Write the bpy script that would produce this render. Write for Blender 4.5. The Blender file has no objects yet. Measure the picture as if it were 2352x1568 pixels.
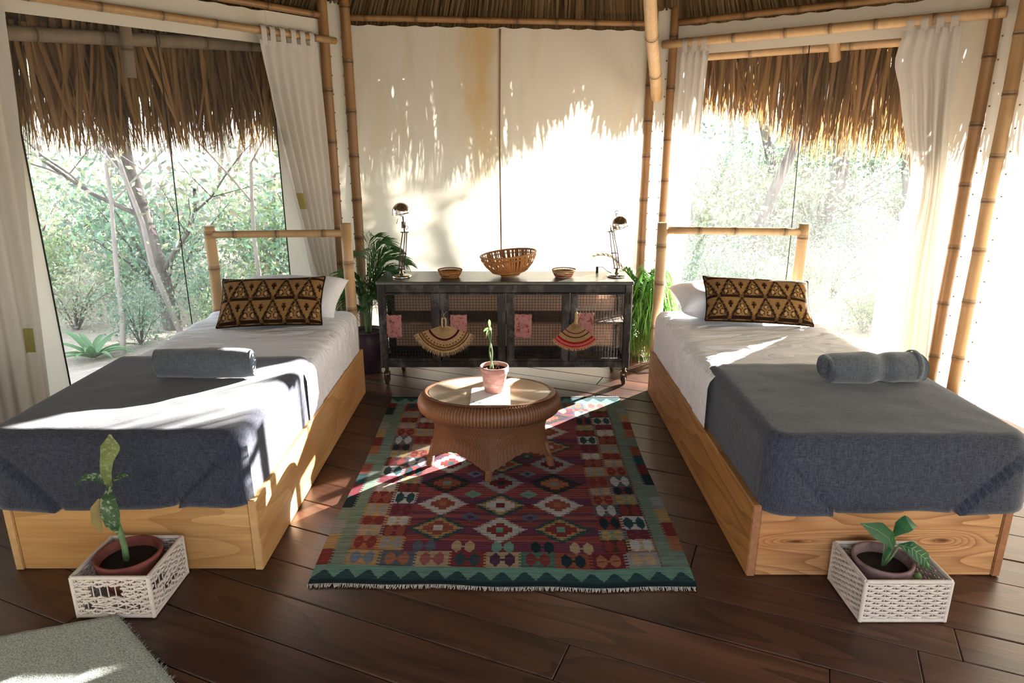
import bpy, bmesh, math, random
import numpy as np
from mathutils import Vector, Matrix, noise as mnoise

R = math.radians
scene = bpy.context.scene
col = scene.collection

# ------------------------------------------------------------------ camera, sky, sun, exposure
cam_data = bpy.data.cameras.new('camera')
cam_data.lens = 24.0; cam_data.sensor_width = 36.0; cam_data.sensor_fit = 'HORIZONTAL'
cam_data.clip_start = 0.05; cam_data.clip_end = 300
cam = bpy.data.objects.new('camera', cam_data); col.objects.link(cam)
cam.location = (0, 0, 1.62); cam.rotation_euler = (R(90 - 16.5), 0, 0)
scene.camera = cam

world = bpy.data.worlds.new('sky'); scene.world = world; world.use_nodes = True
wn = world.node_tree; wn.nodes.clear()
wo = wn.nodes.new('ShaderNodeOutputWorld'); wb = wn.nodes.new('ShaderNodeBackground')
wb.inputs[0].default_value = (0.76, 0.87, 1.0, 1); wb.inputs[1].default_value = 1.3
wn.links.new(wb.outputs[0], wo.inputs[0])

SUN_AZ, SUN_EL = R(43.0), R(12.5)
sun_data = bpy.data.lights.new('sun', 'SUN'); sun_data.energy = 31.0; sun_data.angle = R(0.6)
sun_data.color = (1.0, 0.955, 0.89)
sun = bpy.data.objects.new('sun', sun_data); col.objects.link(sun)
sdir = Vector((math.cos(SUN_AZ) * math.cos(SUN_EL), math.sin(SUN_AZ) * math.cos(SUN_EL), math.sin(SUN_EL)))
sun.rotation_euler = sdir.to_track_quat('Z', 'Y').to_euler(); sun.location = sdir * 30

vs = scene.view_settings
vs.view_transform = 'Standard'; vs.look = 'None'; vs.gamma = 1.0; vs.use_curve_mapping = False
vs.exposure = 1.5

# ------------------------------------------------------------------ helpers
def lin(r, g, b):
    f = lambda c: (c / 255 / 12.92) if c / 255 <= 0.04045 else ((c / 255 + 0.055) / 1.055) ** 2.4
    return (f(r), f(g), f(b))

def V(*a): return Vector(a)

class MB:
    """collects geometry; build() links it as one mesh object"""
    def __init__(s): s.v = []; s.f = []; s.c = []; s.s = []
    def add(s, verts, faces, c=None, smooth=False):
        o = len(s.v); s.v.extend(tuple(p) for p in verts)
        for f in faces: s.f.append(tuple(i + o for i in f)); s.c.append(c); s.s.append(smooth)
        return s
    def box(s, ctr, size, rot=None, c=None):
        x, y, z = (q / 2 for q in size); ctr = Vector(ctr)
        vs_ = [Vector((a, b, d)) for a in (-x, x) for b in (-y, y) for d in (-z, z)]
        if rot is not None: vs_ = [rot @ q for q in vs_]
        return s.add([q + ctr for q in vs_], [(0, 1, 3, 2), (4, 6, 7, 5), (0, 4, 5, 1), (2, 3, 7, 6), (0, 2, 6, 4), (1, 5, 7, 3)], c)
    def cbox(s, lo, hi, b=0.006, c=None):
        """box with chamfered edges"""
        lo = Vector(lo); hi = Vector(hi); vs_ = []; idx = {}
        for a in (0, 1):
            for e in (0, 1):
                for d in (0, 1):
                    for k in range(3):
                        p = [lo[0] if a == 0 else hi[0], lo[1] if e == 0 else hi[1], lo[2] if d == 0 else hi[2]]
                        for m in range(3):
                            if m != k: p[m] += b if (a, e, d)[m] == 0 else -b
                        idx[(a, e, d, k)] = len(vs_); vs_.append(p)
        F = []
        for k in range(3):
            o = [m for m in range(3) if m != k]
            for side in (0, 1):
                q = []
                for (i, j) in ((0, 0), (1, 0), (1, 1), (0, 1)):
                    t = [0, 0, 0]; t[k] = side; t[o[0]] = i; t[o[1]] = j; q.append(idx[(*t, k)])
                F.append(tuple(q))
        for k in range(3):
            o = [m for m in range(3) if m != k]
            for i in (0, 1):
                for j in (0, 1):
                    t0 = [0, 0, 0]; t0[o[0]] = i; t0[o[1]] = j; t1 = t0[:]; t1[k] = 1
                    F.append((idx[(*t0, o[0])], idx[(*t0, o[1])], idx[(*t1, o[1])], idx[(*t1, o[0])]))
        for a in (0, 1):
            for e in (0, 1):
                for d in (0, 1): F.append(tuple(idx[(a, e, d, k)] for k in range(3)))
        return s.add(vs_, F, c)
    def tube(s, pts, r, n=8, caps=True, c=None, smooth=True, cols=None):
        pts = [Vector(p) for p in pts]; m = len(pts)
        rs = r if isinstance(r, (list, tuple)) else [r] * m
        t0 = (pts[1] - pts[0]).normalized()
        ref = Vector((0, 0, 1)) if abs(t0.z) < 0.9 else Vector((1, 0, 0))
        nrm = t0.cross(ref).normalized(); vs_ = []
        for i in range(m):
            t = (pts[min(i + 1, m - 1)] - pts[max(i - 1, 0)]).normalized()
            nrm = (nrm - t * nrm.dot(t)).normalized(); bn = t.cross(nrm)
            for k in range(n):
                a = 2 * math.pi * k / n
                vs_.append(pts[i] + (nrm * math.cos(a) + bn * math.sin(a)) * rs[i])
        o = len(s.v); s.v.extend(tuple(p) for p in vs_)
        for i in range(m - 1):
            cc = cols[i] if cols else c
            for k in range(n):
                k2 = (k + 1) % n
                s.f.append((o + i * n + k, o + i * n + k2, o + (i + 1) * n + k2, o + (i + 1) * n + k)); s.c.append(cc); s.s.append(smooth)
        if caps:
            s.f.append(tuple(o + k for k in reversed(range(n)))); s.c.append(cols[0] if cols else c); s.s.append(False)
            s.f.append(tuple(o + (m - 1) * n + k for k in range(n))); s.c.append(cols[-1] if cols else c); s.s.append(False)
        return s
    def lathe(s, prof, n=32, ctr=(0, 0, 0), c=None, smooth=True, cap0=False, cap1=False, sx=1.0, sy=1.0):
        ctr = Vector(ctr); vs_ = []
        for (r, z) in prof:
            for k in range(n):
                a = 2 * math.pi * k / n
                vs_.append(ctr + Vector((r * sx * math.cos(a), r * sy * math.sin(a), z)))
        F = []
        for i in range(len(prof) - 1):
            for k in range(n):
                k2 = (k + 1) % n; F.append((i * n + k, i * n + k2, (i + 1) * n + k2, (i + 1) * n + k))
        s.add(vs_, F, c, smooth)
        o = len(s.v) - len(vs_)
        if cap0: s.f.append(tuple(o + k for k in reversed(range(n)))); s.c.append(c); s.s.append(False)
        if cap1: s.f.append(tuple(o + (len(prof) - 1) * n + k for k in range(n))); s.c.append(c); s.s.append(False)
        return s
    def grid(s, P, cu=False, cv=False, c=None, smooth=True, colf=None):
        """P[i][j] points"""
        nu, nv = len(P), len(P[0]); o = len(s.v)
        for row in P:
            for p in row: s.v.append(tuple(p))
        for i in range(nu if cu else nu - 1):
            for j in range(nv if cv else nv - 1):
                i2, j2 = (i + 1) % nu, (j + 1) % nv
                s.f.append((o + i * nv + j, o + i2 * nv + j, o + i2 * nv + j2, o + i * nv + j2))
                s.c.append(colf(i, j) if colf else c); s.s.append(smooth)
        return s
    def ribbon(s, pts, widths, side, c=None, fold=0.0):
        """leaf blade along pts; side = width direction; fold raises the midrib"""
        pts = [Vector(p) for p in pts]; side = Vector(side).normalized(); o = len(s.v)
        for i, p in enumerate(pts):
            t = (pts[min(i + 1, len(pts) - 1)] - pts[max(i - 1, 0)]).normalized()
            sd = (side - t * side.dot(t)).normalized(); nn = t.cross(sd)
            w = widths[i] / 2
            s.v.append(tuple(p - sd * w)); s.v.append(tuple(p + nn * (fold * w))); s.v.append(tuple(p + sd * w))
        for i in range(len(pts) - 1):
            a = o + i * 3
            for q in (0, 1):
                s.f.append((a + q, a + q + 1, a + q + 4, a + q + 3)); s.c.append(c); s.s.append(True)
        return s
    def mesh(s, name, off=(0, 0, 0)):
        me = bpy.data.meshes.new(name)
        ox, oy, oz = off
        me.from_pydata([(x - ox, y - oy, z - oz) for (x, y, z) in s.v], [], s.f)
        me.polygons.foreach_set('use_smooth', s.s)
        if True:
            at = me.color_attributes.new('Col', 'FLOAT_COLOR', 'CORNER')
            arr = np.ones((len(me.loops), 4), dtype=np.float32)
            tot = np.array([len(f) for f in s.f]); cols_ = np.array([(q if q is not None else (1, 1, 1)) for q in s.c], dtype=np.float32)
            arr[:, :3] = np.repeat(cols_, tot, axis=0)
            at.data.foreach_set('color', arr.ravel())
        me.update()
        return me
    def build(s, name, mat, parent=None, world=True):
        """parent given: verts are world coordinates (world=True) or local to the parent"""
        if parent is not None:
            off = tuple(parent['_o']) if world and '_o' in parent else (0, 0, 0)
            me = s.mesh(name, off); o = bpy.data.objects.new(name, me); col.objects.link(o); o.parent = parent
            if '_o' in parent: o['_o'] = list(parent['_o'])
        else:
            a = np.array(s.v); lo = a.min(0); hi = a.max(0)
            off = (float((lo[0] + hi[0]) / 2), float((lo[1] + hi[1]) / 2), float(lo[2])) if world else (0, 0, 0)
            me = s.mesh(name, off); o = bpy.data.objects.new(name, me); col.objects.link(o); o.location = off
            o['_o'] = list(off)
        me.materials.append(mat)
        return o

def tag(o, label=None, cat=None, group=None, kind=None):
    if label: o['label'] = label
    if cat: o['category'] = cat
    if group: o['group'] = group
    if kind: o['kind'] = kind
    return o

def thing(name, loc, label, cat, group=None, rz=0.0):
    o = bpy.data.objects.new(name, None); col.objects.link(o)
    o.location = loc; o.rotation_euler = (0, 0, rz); o.empty_display_size = 0.1
    o['_o'] = list(loc)
    return tag(o, label, cat, group)

def copy_tree(o, parent=None):
    c = o.copy(); col.objects.link(c); c.parent = parent
    for ch in list(o.children): copy_tree(ch, c)
    return c

def lerp(a, b, t): return a + (b - a) * t
def smooth01(t): t = max(0, min(1, t)); return t * t * (3 - 2 * t)

# ------------------------------------------------------------------ materials
class NT:
    def __init__(s, name):
        s.m = bpy.data.materials.new(name); s.m.use_nodes = True; s.t = s.m.node_tree
        s.t.nodes.clear(); s.out = s.n('ShaderNodeOutputMaterial')
    def n(s, kind, **kw):
        q = s.t.nodes.new(kind)
        for k, v in kw.items(): setattr(q, k, v)
        return q
    def l(s, a, b): s.t.links.new(a, b)
    def setin(s, node, key, val):
        if hasattr(val, 'is_output'): s.l(val, node.inputs[key])
        else:
            if isinstance(val, tuple) and len(val) == 3 and node.inputs[key].type == 'RGBA': val = (*val, 1)
            node.inputs[key].default_value = val
    def coord(s, kind='Object', scale=(1, 1, 1), rnd=True):
        tc = s.n('ShaderNodeTexCoord'); mp = s.n('ShaderNodeMapping'); mp.inputs['Scale'].default_value = scale
        src = tc.outputs[kind]
        if rnd:
            oi = s.n('ShaderNodeObjectInfo'); ml = s.n('ShaderNodeMath', operation='MULTIPLY'); ml.inputs[1].default_value = 37.0
            s.l(oi.outputs['Random'], ml.inputs[0])
            ad = s.n('ShaderNodeVectorMath', operation='ADD'); s.l(src, ad.inputs[0]); s.l(ml.outputs[0], ad.inputs[1]); src = ad.outputs[0]
        s.l(src, mp.inputs['Vector']); return mp.outputs[0]
    def noise(s, vec, scale=5, detail=4, rough=.55, dist=0.0):
        q = s.n('ShaderNodeTexNoise'); s.l(vec, q.inputs['Vector'])
        for k, v in (('Scale', scale), ('Detail', detail), ('Roughness', rough), ('Distortion', dist)): q.inputs[k].default_value = v
        return q.outputs['Fac']
    def math(s, op, a, b=None, clamp=False):
        q = s.n('ShaderNodeMath', operation=op); q.use_clamp = clamp
        s.setin(q, 0, a)
        if b is not None: s.setin(q, 1, b)
        return q.outputs[0]
    def ramp(s, fac, stops):
        q = s.n('ShaderNodeValToRGB'); e = q.color_ramp.elements
        while len(e) < len(stops): e.new(0.5)
        for k, (p, c) in enumerate(stops): e[k].position = p; e[k].color = (*c, 1)
        s.l(fac, q.inputs[0]); return q.outputs[0]
    def mix(s, fac, a, b, mode='MIX'):
        q = s.n('ShaderNodeMix', data_type='RGBA', blend_type=mode)
        s.setin(q, 0, fac); s.setin(q, 6, a); s.setin(q, 7, b); return q.outputs[2]
    def col(s, name='Col'):
        q = s.n('ShaderNodeAttribute', attribute_name=name); return q.outputs['Color']
    def rand(s): return s.n('ShaderNodeObjectInfo').outputs['Random']
    def bump(s, h, strength=.3, dist=.01):
        q = s.n('ShaderNodeBump'); q.inputs['Strength'].default_value = strength; q.inputs['Distance'].default_value = dist
        s.l(h, q.inputs['Height']); return q.outputs[0]
    def pbr(s, color, rough=.7, metal=0.0, normal=None, spec=.3, sheen=0.0, **kw):
        b = s.n('ShaderNodeBsdfPrincipled'); s.setin(b, 'Base Color', color); s.setin(b, 'Roughness', rough)
        b.inputs['Metallic'].default_value = metal; b.inputs['Specular IOR Level'].default_value = spec
        b.inputs['Sheen Weight'].default_value = sheen
        for k, v in kw.items(): b.inputs[k].default_value = v
        if normal is not None: s.l(normal, b.inputs['Normal'])
        s.l(b.outputs[0], s.out.inputs[0]); s.b = b; return s.m
    def thin(s, color, trans=.5, tcol=None, normal=None, spec=0.0):
        """sheet that lets light through: diffuse + translucent"""
        d = s.n('ShaderNodeBsdfDiffuse'); t = s.n('ShaderNodeBsdfTranslucent'); mx = s.n('ShaderNodeMixShader')
        s.setin(d, 'Color', color); s.setin(t, 'Color', tcol if tcol is not None else color)
        if normal is not None: s.l(normal, d.inputs['Normal']); s.l(normal, t.inputs['Normal'])
        mx.inputs[0].default_value = trans
        s.l(d.outputs[0], mx.inputs[1]); s.l(t.outputs[0], mx.inputs[2]); s.l(mx.outputs[0], s.out.inputs[0]); return s.m

def m_plain(name, c, rough=.7, metal=0, spec=.3, var=.25, nscale=12, bump=.0, sheen=0.0):
    t = NT(name); v = t.coord(); f = t.noise(v, nscale, 5)
    cc = t.mix(f, tuple(x * (1 - var) for x in c), tuple(min(1, x * (1 + var)) for x in c))
    nm = t.bump(t.noise(v, nscale * 6, 3), bump, .005) if bump else None
    return t.pbr(cc, rough, metal, nm, spec, sheen)

def m_wood(name, dark, mid, light, axis=0, contour=9.0, rough=.55, spec=.3, knots=(), grain=1.0, var=.35, ringw=.6):
    """boards: cathedral contour lines of a stretched noise + fine fibre"""
    t = NT(name)
    sc = [3.2, 3.2, 3.2]; sc[axis] = .55
    v = t.coord('Object', tuple(sc)); big = t.noise(v, 1.6, 2, .4, .25)
    core = None
    if knots:
        sx_ = t.n('ShaderNodeSeparateXYZ'); t.l(t.coord('Object', (1, 1, 1), False), sx_.inputs[0])
        for (kx, kz, wx, wz) in knots:
            dx = t.math('DIVIDE', t.math('SUBTRACT', sx_.outputs[0], kx), wx); dz = t.math('DIVIDE', t.math('SUBTRACT', sx_.outputs[2], kz), wz)
            d2 = t.math('ADD', t.math('MULTIPLY', dx, dx), t.math('MULTIPLY', dz, dz)); gq = t.math('POWER', 2.718, t.math('MULTIPLY', d2, -1.0))
            big = t.math('ADD', big, t.math('MULTIPLY', gq, .33)); k2 = t.math('MULTIPLY', t.math('SUBTRACT', t.math('POWER', 2.718, t.math('MULTIPLY', d2, -9.0)), .25, True), 1.2, True)
            core = k2 if core is None else t.math('MAXIMUM', core, k2)
    w = t.math('FRACT', t.math('MULTIPLY', big, contour)); ring = t.math('POWER', w, 2.2)
    sf = [90, 90, 90]; sf[axis] = 2.5
    fib = t.noise(t.coord('Object', tuple(sf)), 1.0, 4, .6)
    blot = t.noise(t.coord('Object', tuple(2.2 if k != axis else .8 for k in range(3))), 1.3, 3)
    base = t.ramp(blot, [(.32, mid), (.62, light)])
    c1 = t.mix(t.math('MULTIPLY', ring, ringw), base, dark)
    if core is not None: c1 = t.mix(core, c1, tuple(x * .3 for x in dark))
    c2 = t.mix(t.math('MULTIPLY', t.math('SUBTRACT', fib, .35, True), 1.1 * grain, True), c1, dark)
    br = t.math('ADD', t.math('MULTIPLY', t.rand(), var), 1 - var / 2)
    hs = t.n('ShaderNodeHueSaturation'); t.l(br, hs.inputs['Value']); t.l(c2, hs.inputs['Color'])
    return t.pbr(hs.outputs[0], rough, 0, t.bump(fib, .18, .002), spec)

def m_canvas(name, c, trans=.45, stain=True, tcol=None):
    t = NT(name); v = t.coord('Object', (1, 1, 1), False)
    weave = t.noise(t.coord('Object', (260, 260, 60), False), 1, 2); weave2 = t.noise(t.coord('Object', (60, 60, 260), False), 1, 2)
    w = t.math('MULTIPLY', t.math('ADD', weave, weave2), .5)
    c1 = t.mix(w, tuple(x * .9 for x in c), tuple(min(1, x * 1.06) for x in c))
    if stain:
        f = t.noise(t.coord('Object', (2.1, 2.1, .5), False), 1.1, 4, .6)
        f2 = t.math('MULTIPLY', t.math('SUBTRACT', f, .55, True), 3.0, True)
        c1 = t.mix(f2, c1, (c[0] * .82, c[1] * .66, c[2] * .44))
    if stain == 'back':
        sp = t.n('ShaderNodeSeparateXYZ'); t.l(v, sp.inputs[0])
        wob = t.noise(t.coord('Object', (3, 3, 1.2), False), 1.5, 4, .6)
        dx = t.math('DIVIDE', t.math('ADD', t.math('ADD', sp.outputs[0], .17), t.math('MULTIPLY', t.math('SUBTRACT', wob, .5), .35)), .12)
        gs = t.math('POWER', 2.718, t.math('MULTIPLY', t.math('MULTIPLY', dx, dx), -1.0)); up = t.math('MULTIPLY', t.math('SUBTRACT', sp.outputs[2], 0.95, True), .85, True)
        c1 = t.mix(t.math('MULTIPLY', gs, up, True), c1, (c[0] * .84, c[1] * .62, c[2] * .33))
    nm = t.bump(w, .25, .002)
    return t.thin(c1, trans, tcol if tcol is not None else c1, nm)

MT = {}
MT['canvas'] = m_canvas('canvas', (.71, .66, .55), .30)
MT['canvas_back'] = m_canvas('canvas_back', (.71, .66, .55), .30, 'back')
MT['curtain'] = m_canvas('curtain_linen', (.66, .62, .56), .38, False)
MT['patch'] = m_plain('olive_patch', (.36, .30, .10), .9)
def m_bamboo(name, dark, light, rough=.42):
    t = NT(name)
    f = t.noise(t.coord('Object', (26, 26, 2.0)), 1, 4, .6)
    f2 = t.noise(t.coord('Object', (3, 3, 3)), 1.5, 3)
    c = t.mix(t.math('MULTIPLY', t.math('ADD', f, f2), .55, True), dark, light)
    c = t.mix(1.0, c, t.col(), 'MULTIPLY')
    return t.pbr(c, rough, 0, t.bump(f, .08, .002), .4)
MT['bamboo_post'] = m_bamboo('bamboo_brown', (.095, .040, .012), (.33, .175, .062))
MT['bamboo_rail'] = m_bamboo('bamboo_tan', (.17, .085, .030), (.44, .27, .12))
MT['bamboo_pale'] = m_bamboo('bamboo_pale', (.27, .145, .055), (.58, .38, .19))
MT['pole_grey'] = m_bamboo('pole_grey', (.075, .050, .028), (.22, .16, .095), .7)
MT['floor'] = m_wood('floor_boards', (.016, .0065, .0045), (.050, .020, .012), (.105, .045, .025), 0, 6, .36, .45, var=.45)
MT['pine'] = m_wood('pine_golden', (.24, .095, .026), (.45, .215, .066), (.60, .355, .145), 0, 6, .55, .25, var=.1, ringw=.45)
MT['pine_y'] = m_wood('pine_golden_side', (.24, .095, .026), (.45, .215, .066), (.60, .355, .145), 1, 5, .55, .25, var=.1, ringw=.4)
MT['pine_o'] = m_wood('pine_orange', (.17, .045, .014), (.46, .195, .066), (.62, .34, .15), 0, 15, .5, .3, var=.1, ringw=.62, knots=[(-.315, .15, .16, .028), (-.07, .165, .22, .05), (.243, .155, .12, .034)])
MT['pine_oy'] = m_wood('pine_orange_side', (.16, .055, .014), (.34, .15, .043), (.44, .22, .07), 1, 7, .5, .3, var=.1)
MT['endgrain'] = m_plain('end_grain', (.30, .13, .06), .8, var=.45, nscale=40)

def m_fabric(name, c, fleck=.35, rough=.95, scale=220, sheen=.25, bump=.35):
    t = NT(name)
    a = t.noise(t.coord('Object', (scale * .12, scale, scale), False), 1, 2); b = t.noise(t.coord('Object', (scale, scale * .12, scale * .12), False), 1, 2)
    f = t.math('MULTIPLY', t.math('ADD', a, b), .5)
    f2 = t.math('MULTIPLY', t.math('SUBTRACT', f, .38), 4.0, True)
    cc = t.mix(f2, tuple(x * (1 - fleck) for x in c), tuple(min(1, x * (1 + fleck)) for x in c))
    return t.pbr(cc, rough, 0, t.bump(f, bump, .004), .1, sheen)
MT['blanket'] = m_fabric('blanket_navy', (.034, .037, .056), .5, .95, 420)
MT['blanket2'] = m_fabric('blanket_slate', (.042, .046, .064), .5, .95, 420)
MT['white'] = m_fabric('white_cotton', (.82, .82, .84), .05, .9, 300, .1, .12)
t_ = NT('creased_sheet'); v_ = t_.coord('Object', (1.6, 6.5, 6.5), False); r1 = t_.noise(v_, 1.5, 3, .55, .8)
rd = t_.math('ABSOLUTE', t_.math('SUBTRACT', r1, .5)); r2 = t_.noise(t_.coord('Object', (7, 14, 9), False), 1.5, 3)
MT['sheet'] = t_.pbr((.82, .82, .845), .9, 0, t_.bump(t_.math('ADD', t_.math('MINIMUM', t_.math('MULTIPLY', rd, 3.0), .5), t_.math('MULTIPLY', r2, .3)), .55, .035), .1, .1)
MT['towel'] = m_fabric('grey_terry', (.085, .097, .112), .3, 1.0, 330, .5, .9)

def m_vcol(name, rough=.9, var=.25, scale=(120, 30, 120), bump=.3, spec=.1, trans=0.0):
    t = NT(name); f = t.noise(t.coord('Object', scale, False), 1, 3)
    c = t.mix(1.0, t.col(), t.ramp(f, [(.3, (1 - var,) * 3), (.7, (1 + var * .5,) * 3)]), 'MULTIPLY')
    if trans: return t.thin(c, trans)
    return t.pbr(c, rough, 0, t.bump(f, bump, .003), spec)
MT['kilim'] = m_vcol('kilim_wool', .95, .35, (18, 260, 60), .4)
MT['ikat'] = m_vcol('ikat_weave', .95, .25, (200, 200, 200), .3)
MT['fan'] = m_vcol('palm_straw', .85, .2, (60, 60, 60), .2)
MT['straw_thatch'] = None
def m_thatch(name, dark, light, trans=.35):
    t = NT(name); f = t.noise(t.coord('Object', (60, 60, 1.5)), 1, 3)
    v = t.math('ADD', t.math('MULTIPLY', f, .45), t.math('MULTIPLY', t.rand(), .55))
    c = t.mix(1.0, t.mix(v, dark, light), t.col(), 'MULTIPLY')
    return t.thin(c, trans)
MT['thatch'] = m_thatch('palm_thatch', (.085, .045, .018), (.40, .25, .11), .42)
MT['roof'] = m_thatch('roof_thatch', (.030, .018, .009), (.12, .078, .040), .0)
MT['dark_edge'] = m_plain('dark_binding', (.03, .028, .026), .8)
MT['cord'] = m_plain('brown_cord', (.25, .15, .07), .9)
MT['black'] = m_plain('black_plastic', (.012, .012, .012), .5)

def m_screen(name, haze=.30):
    t = NT(name)
    tr = t.n('ShaderNodeBsdfTransparent'); d = t.n('ShaderNodeBsdfTranslucent'); d2 = t.n('ShaderNodeBsdfDiffuse')
    for q in (d, d2): q.inputs['Color'].default_value = (.9, .9, .88, 1)
    m1 = t.n('ShaderNodeMixShader'); m1.inputs[0].default_value = .5; t.l(d.outputs[0], m1.inputs[1]); t.l(d2.outputs[0], m1.inputs[2])
    mx = t.n('ShaderNodeMixShader'); mx.inputs[0].default_value = haze
    t.l(tr.outputs[0], mx.inputs[1]); t.l(m1.outputs[0], mx.inputs[2]); t.l(mx.outputs[0], t.out.inputs[0]); return t.m
MT['screen'] = m_screen('insect_screen', .035)

# ------------------------------------------------------------------ wall lines (plan view, metres)
L1, L2, L3, L4, L5 = (-1.213, 5.463), (-1.371, 5.372), (-2.77, 3.46), (-2.82, 3.29), (-2.50, 1.15)
R1, R2, R3, R4, R5 = (1.077, 5.743), (1.246, 5.695), (2.857, 4.395), (2.936, 4.249), (3.17, 2.06)
TOPZ, RAILZ = 2.475, 2.305
class Wall:
    def __init__(s, a, b, inward=(0.2, 2.7)):
        s.a = Vector((a[0], a[1], 0)); s.b = Vector((b[0], b[1], 0)); s.len = (s.b - s.a).length
        s.d = (s.b - s.a) / s.len; s.n = Vector((-s.d.y, s.d.x, 0))
        if s.n.dot(Vector((*inward, 0)) - s.a) < 0: s.n = -s.n      # n points into the room
    def p(s, t, z, o=0.0):
        q = s.a + s.d * t + s.n * o; return Vector((q.x, q.y, z))
WB, WL, WR = Wall(L1, R1), Wall(L2, L3), Wall(R2, R3)
WCL, WCR, WRC, WLC = Wall(L1, L2), Wall(R1, R2), Wall(R3, R4), Wall(L3, L4)
WRS, WLS = Wall(R4, R5), Wall(L4, L5)

def sheet(mb, W, t0, t1, z0, z1, nu=30, nv=30, amp=.006, seed=0, scallop=0.0):
    P = []
    for i in range(nu + 1):
        row = []
        for j in range(nv + 1):
            t = lerp(t0, t1, i / nu); z = lerp(z0, z1, j / nv)
            if scallop and j == nv: z -= scallop * abs(math.sin(i / nu * math.pi * max(1, round((t1 - t0) / .17))))
            o = amp * mnoise.noise(Vector((t * 2.2 + seed, z * 1.6, seed))) + amp * .4 * mnoise.noise(Vector((t * 9 + seed, z * 3, 5)))
            row.append(W.p(t, z, o))
        P.append(row)
    mb.grid(P)

def struct(o, label=None): return tag(o, label, None, None, 'structure')
def wallobj(name, parts, mat='canvas', label=None):
    mb = MB()
    for a in parts: sheet(mb, *a[:5], **(a[5] if len(a) > 5 else {}))
    o = mb.build(name, MT[mat]); return struct(o, label)

wall_back = wallobj('wall_back', [(WB, 0, WB.len, 0.0, TOPZ - .045, dict(nu=60, nv=50, amp=.008, seed=1, scallop=.012))], mat='canvas_back', label='cream canvas panel lashed between bamboo posts behind the sideboard')
wcl = wallobj('wall_back_left_corner', [(WCL, 0, WCL.len, 0.0, TOPZ + .15, dict(nu=8, nv=50, amp=.012, seed=2))], label='narrow canvas strip between two bamboo posts at the corner')
wcr = wallobj('wall_back_right_corner', [(WCR, 0, WCR.len, 0.0, TOPZ + .15, dict(nu=8, nv=50, amp=.012, seed=3))], label='narrow canvas strip between two bamboo posts at the corner')
# window openings: t range, z range on the slanting walls
LW = (.47, 2.03, .08, 2.235); RW = (.12, 1.86, .08, 2.235)
wallobj('wall_left', [(WL, 0, LW[0], 0, TOPZ - .03, dict(nu=10, seed=4)), (WL, LW[1], WL.len, 0, TOPZ - .03, dict(nu=8, seed=5)),
                      (WL, LW[0], LW[1], LW[3], TOPZ - .03, dict(nv=6, seed=6, scallop=.01)), (WL, LW[0], LW[1], 0, LW[2], dict(nv=3, seed=7))], label='cream canvas wall around the window shaded by dark thatch')
wallobj('wall_right', [(WR, 0, RW[0], 0, TOPZ - .03, dict(nu=5, seed=8)), (WR, RW[1], WR.len, 0, TOPZ - .03, dict(nu=6, seed=9)),
                       (WR, RW[0], RW[1], RW[3], TOPZ - .03, dict(nv=6, seed=10, scallop=.01)), (WR, RW[0], RW[1], 0, RW[2], dict(nv=3, seed=11))], label='cream canvas wall around the window under golden thatch')
wrc = wallobj('wall_far_right_corner', [(WRC, 0, WRC.len, 0.0, TOPZ + .15, dict(nu=8, nv=50, amp=.01, seed=12))], label='narrow canvas strip between the two bamboo posts beside the bright side wall')
wrs = wallobj('wall_right_side', [(WRS, 0, WRS.len, 0.0, TOPZ, dict(nu=40, nv=40, seed=13))], label='sunlit white canvas side wall right of the bamboo posts')
wallobj('wall_far_left_corner', [(WLC, 0, WLC.len, 0.0, TOPZ, dict(nu=8, nv=40, seed=14))])
FR, FF = (1.95, .10), (-.55, -.25)
WF1, WF2, WF3 = Wall(R5, FR), Wall(FR, FF), Wall(FF, L5)
DOOR = (.0, WF2.len)
wallobj('wall_front_right', [(WF1, 0, WF1.len, 0.0, TOPZ, dict(nu=20, nv=20, seed=16))])
wallobj('wall_front_left', [(WF3, 0, WF3.len, 0.0, TOPZ, dict(nu=20, nv=20, seed=17))])
wallobj('wall_left_side', [(WLS, 0, WLS.len, 0.0, TOPZ, dict(nu=40, nv=40, seed=15))])
# seam cord down the back panel
mb = MB(); mb.tube([WB.p(1.128 + .004 * math.sin(z * 3), z, .012) for z in np.linspace(.02, TOPZ - .06, 24)], .007, 6)
mb.build('seam_cord', MT['cord'], wall_back)

def window(n, W, w, zt, label):
    mb = MB(); sheet(mb, W, w[0], w[1], w[2], w[3], 6, 6, .003, 20 + n)
    root = struct(mb.build('window_%d' % n, MT['screen']), label)
    for t in (w[0], w[1]):
        mb = MB(); mb.tube([W.p(t, z, .006) for z in np.linspace(w[2], w[3], 20)], .0045, 6); mb.build('edge_binding', MT['dark_edge'], root)
    mb = MB(); mb.tube([W.p(zt + .012 * math.sin(z * 2.3), z, .006) for z in np.linspace(w[2], w[3], 24)], .0035, 6); mb.build('zipper', MT['dark_edge'], root)
    return root
window(1, WL, LW, 1.25, 'hazy insect screen window with a dark zip under dark thatch')
window(2, WR, RW, 1.03, 'hazy insect screen window with a zip under golden thatch')

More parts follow.
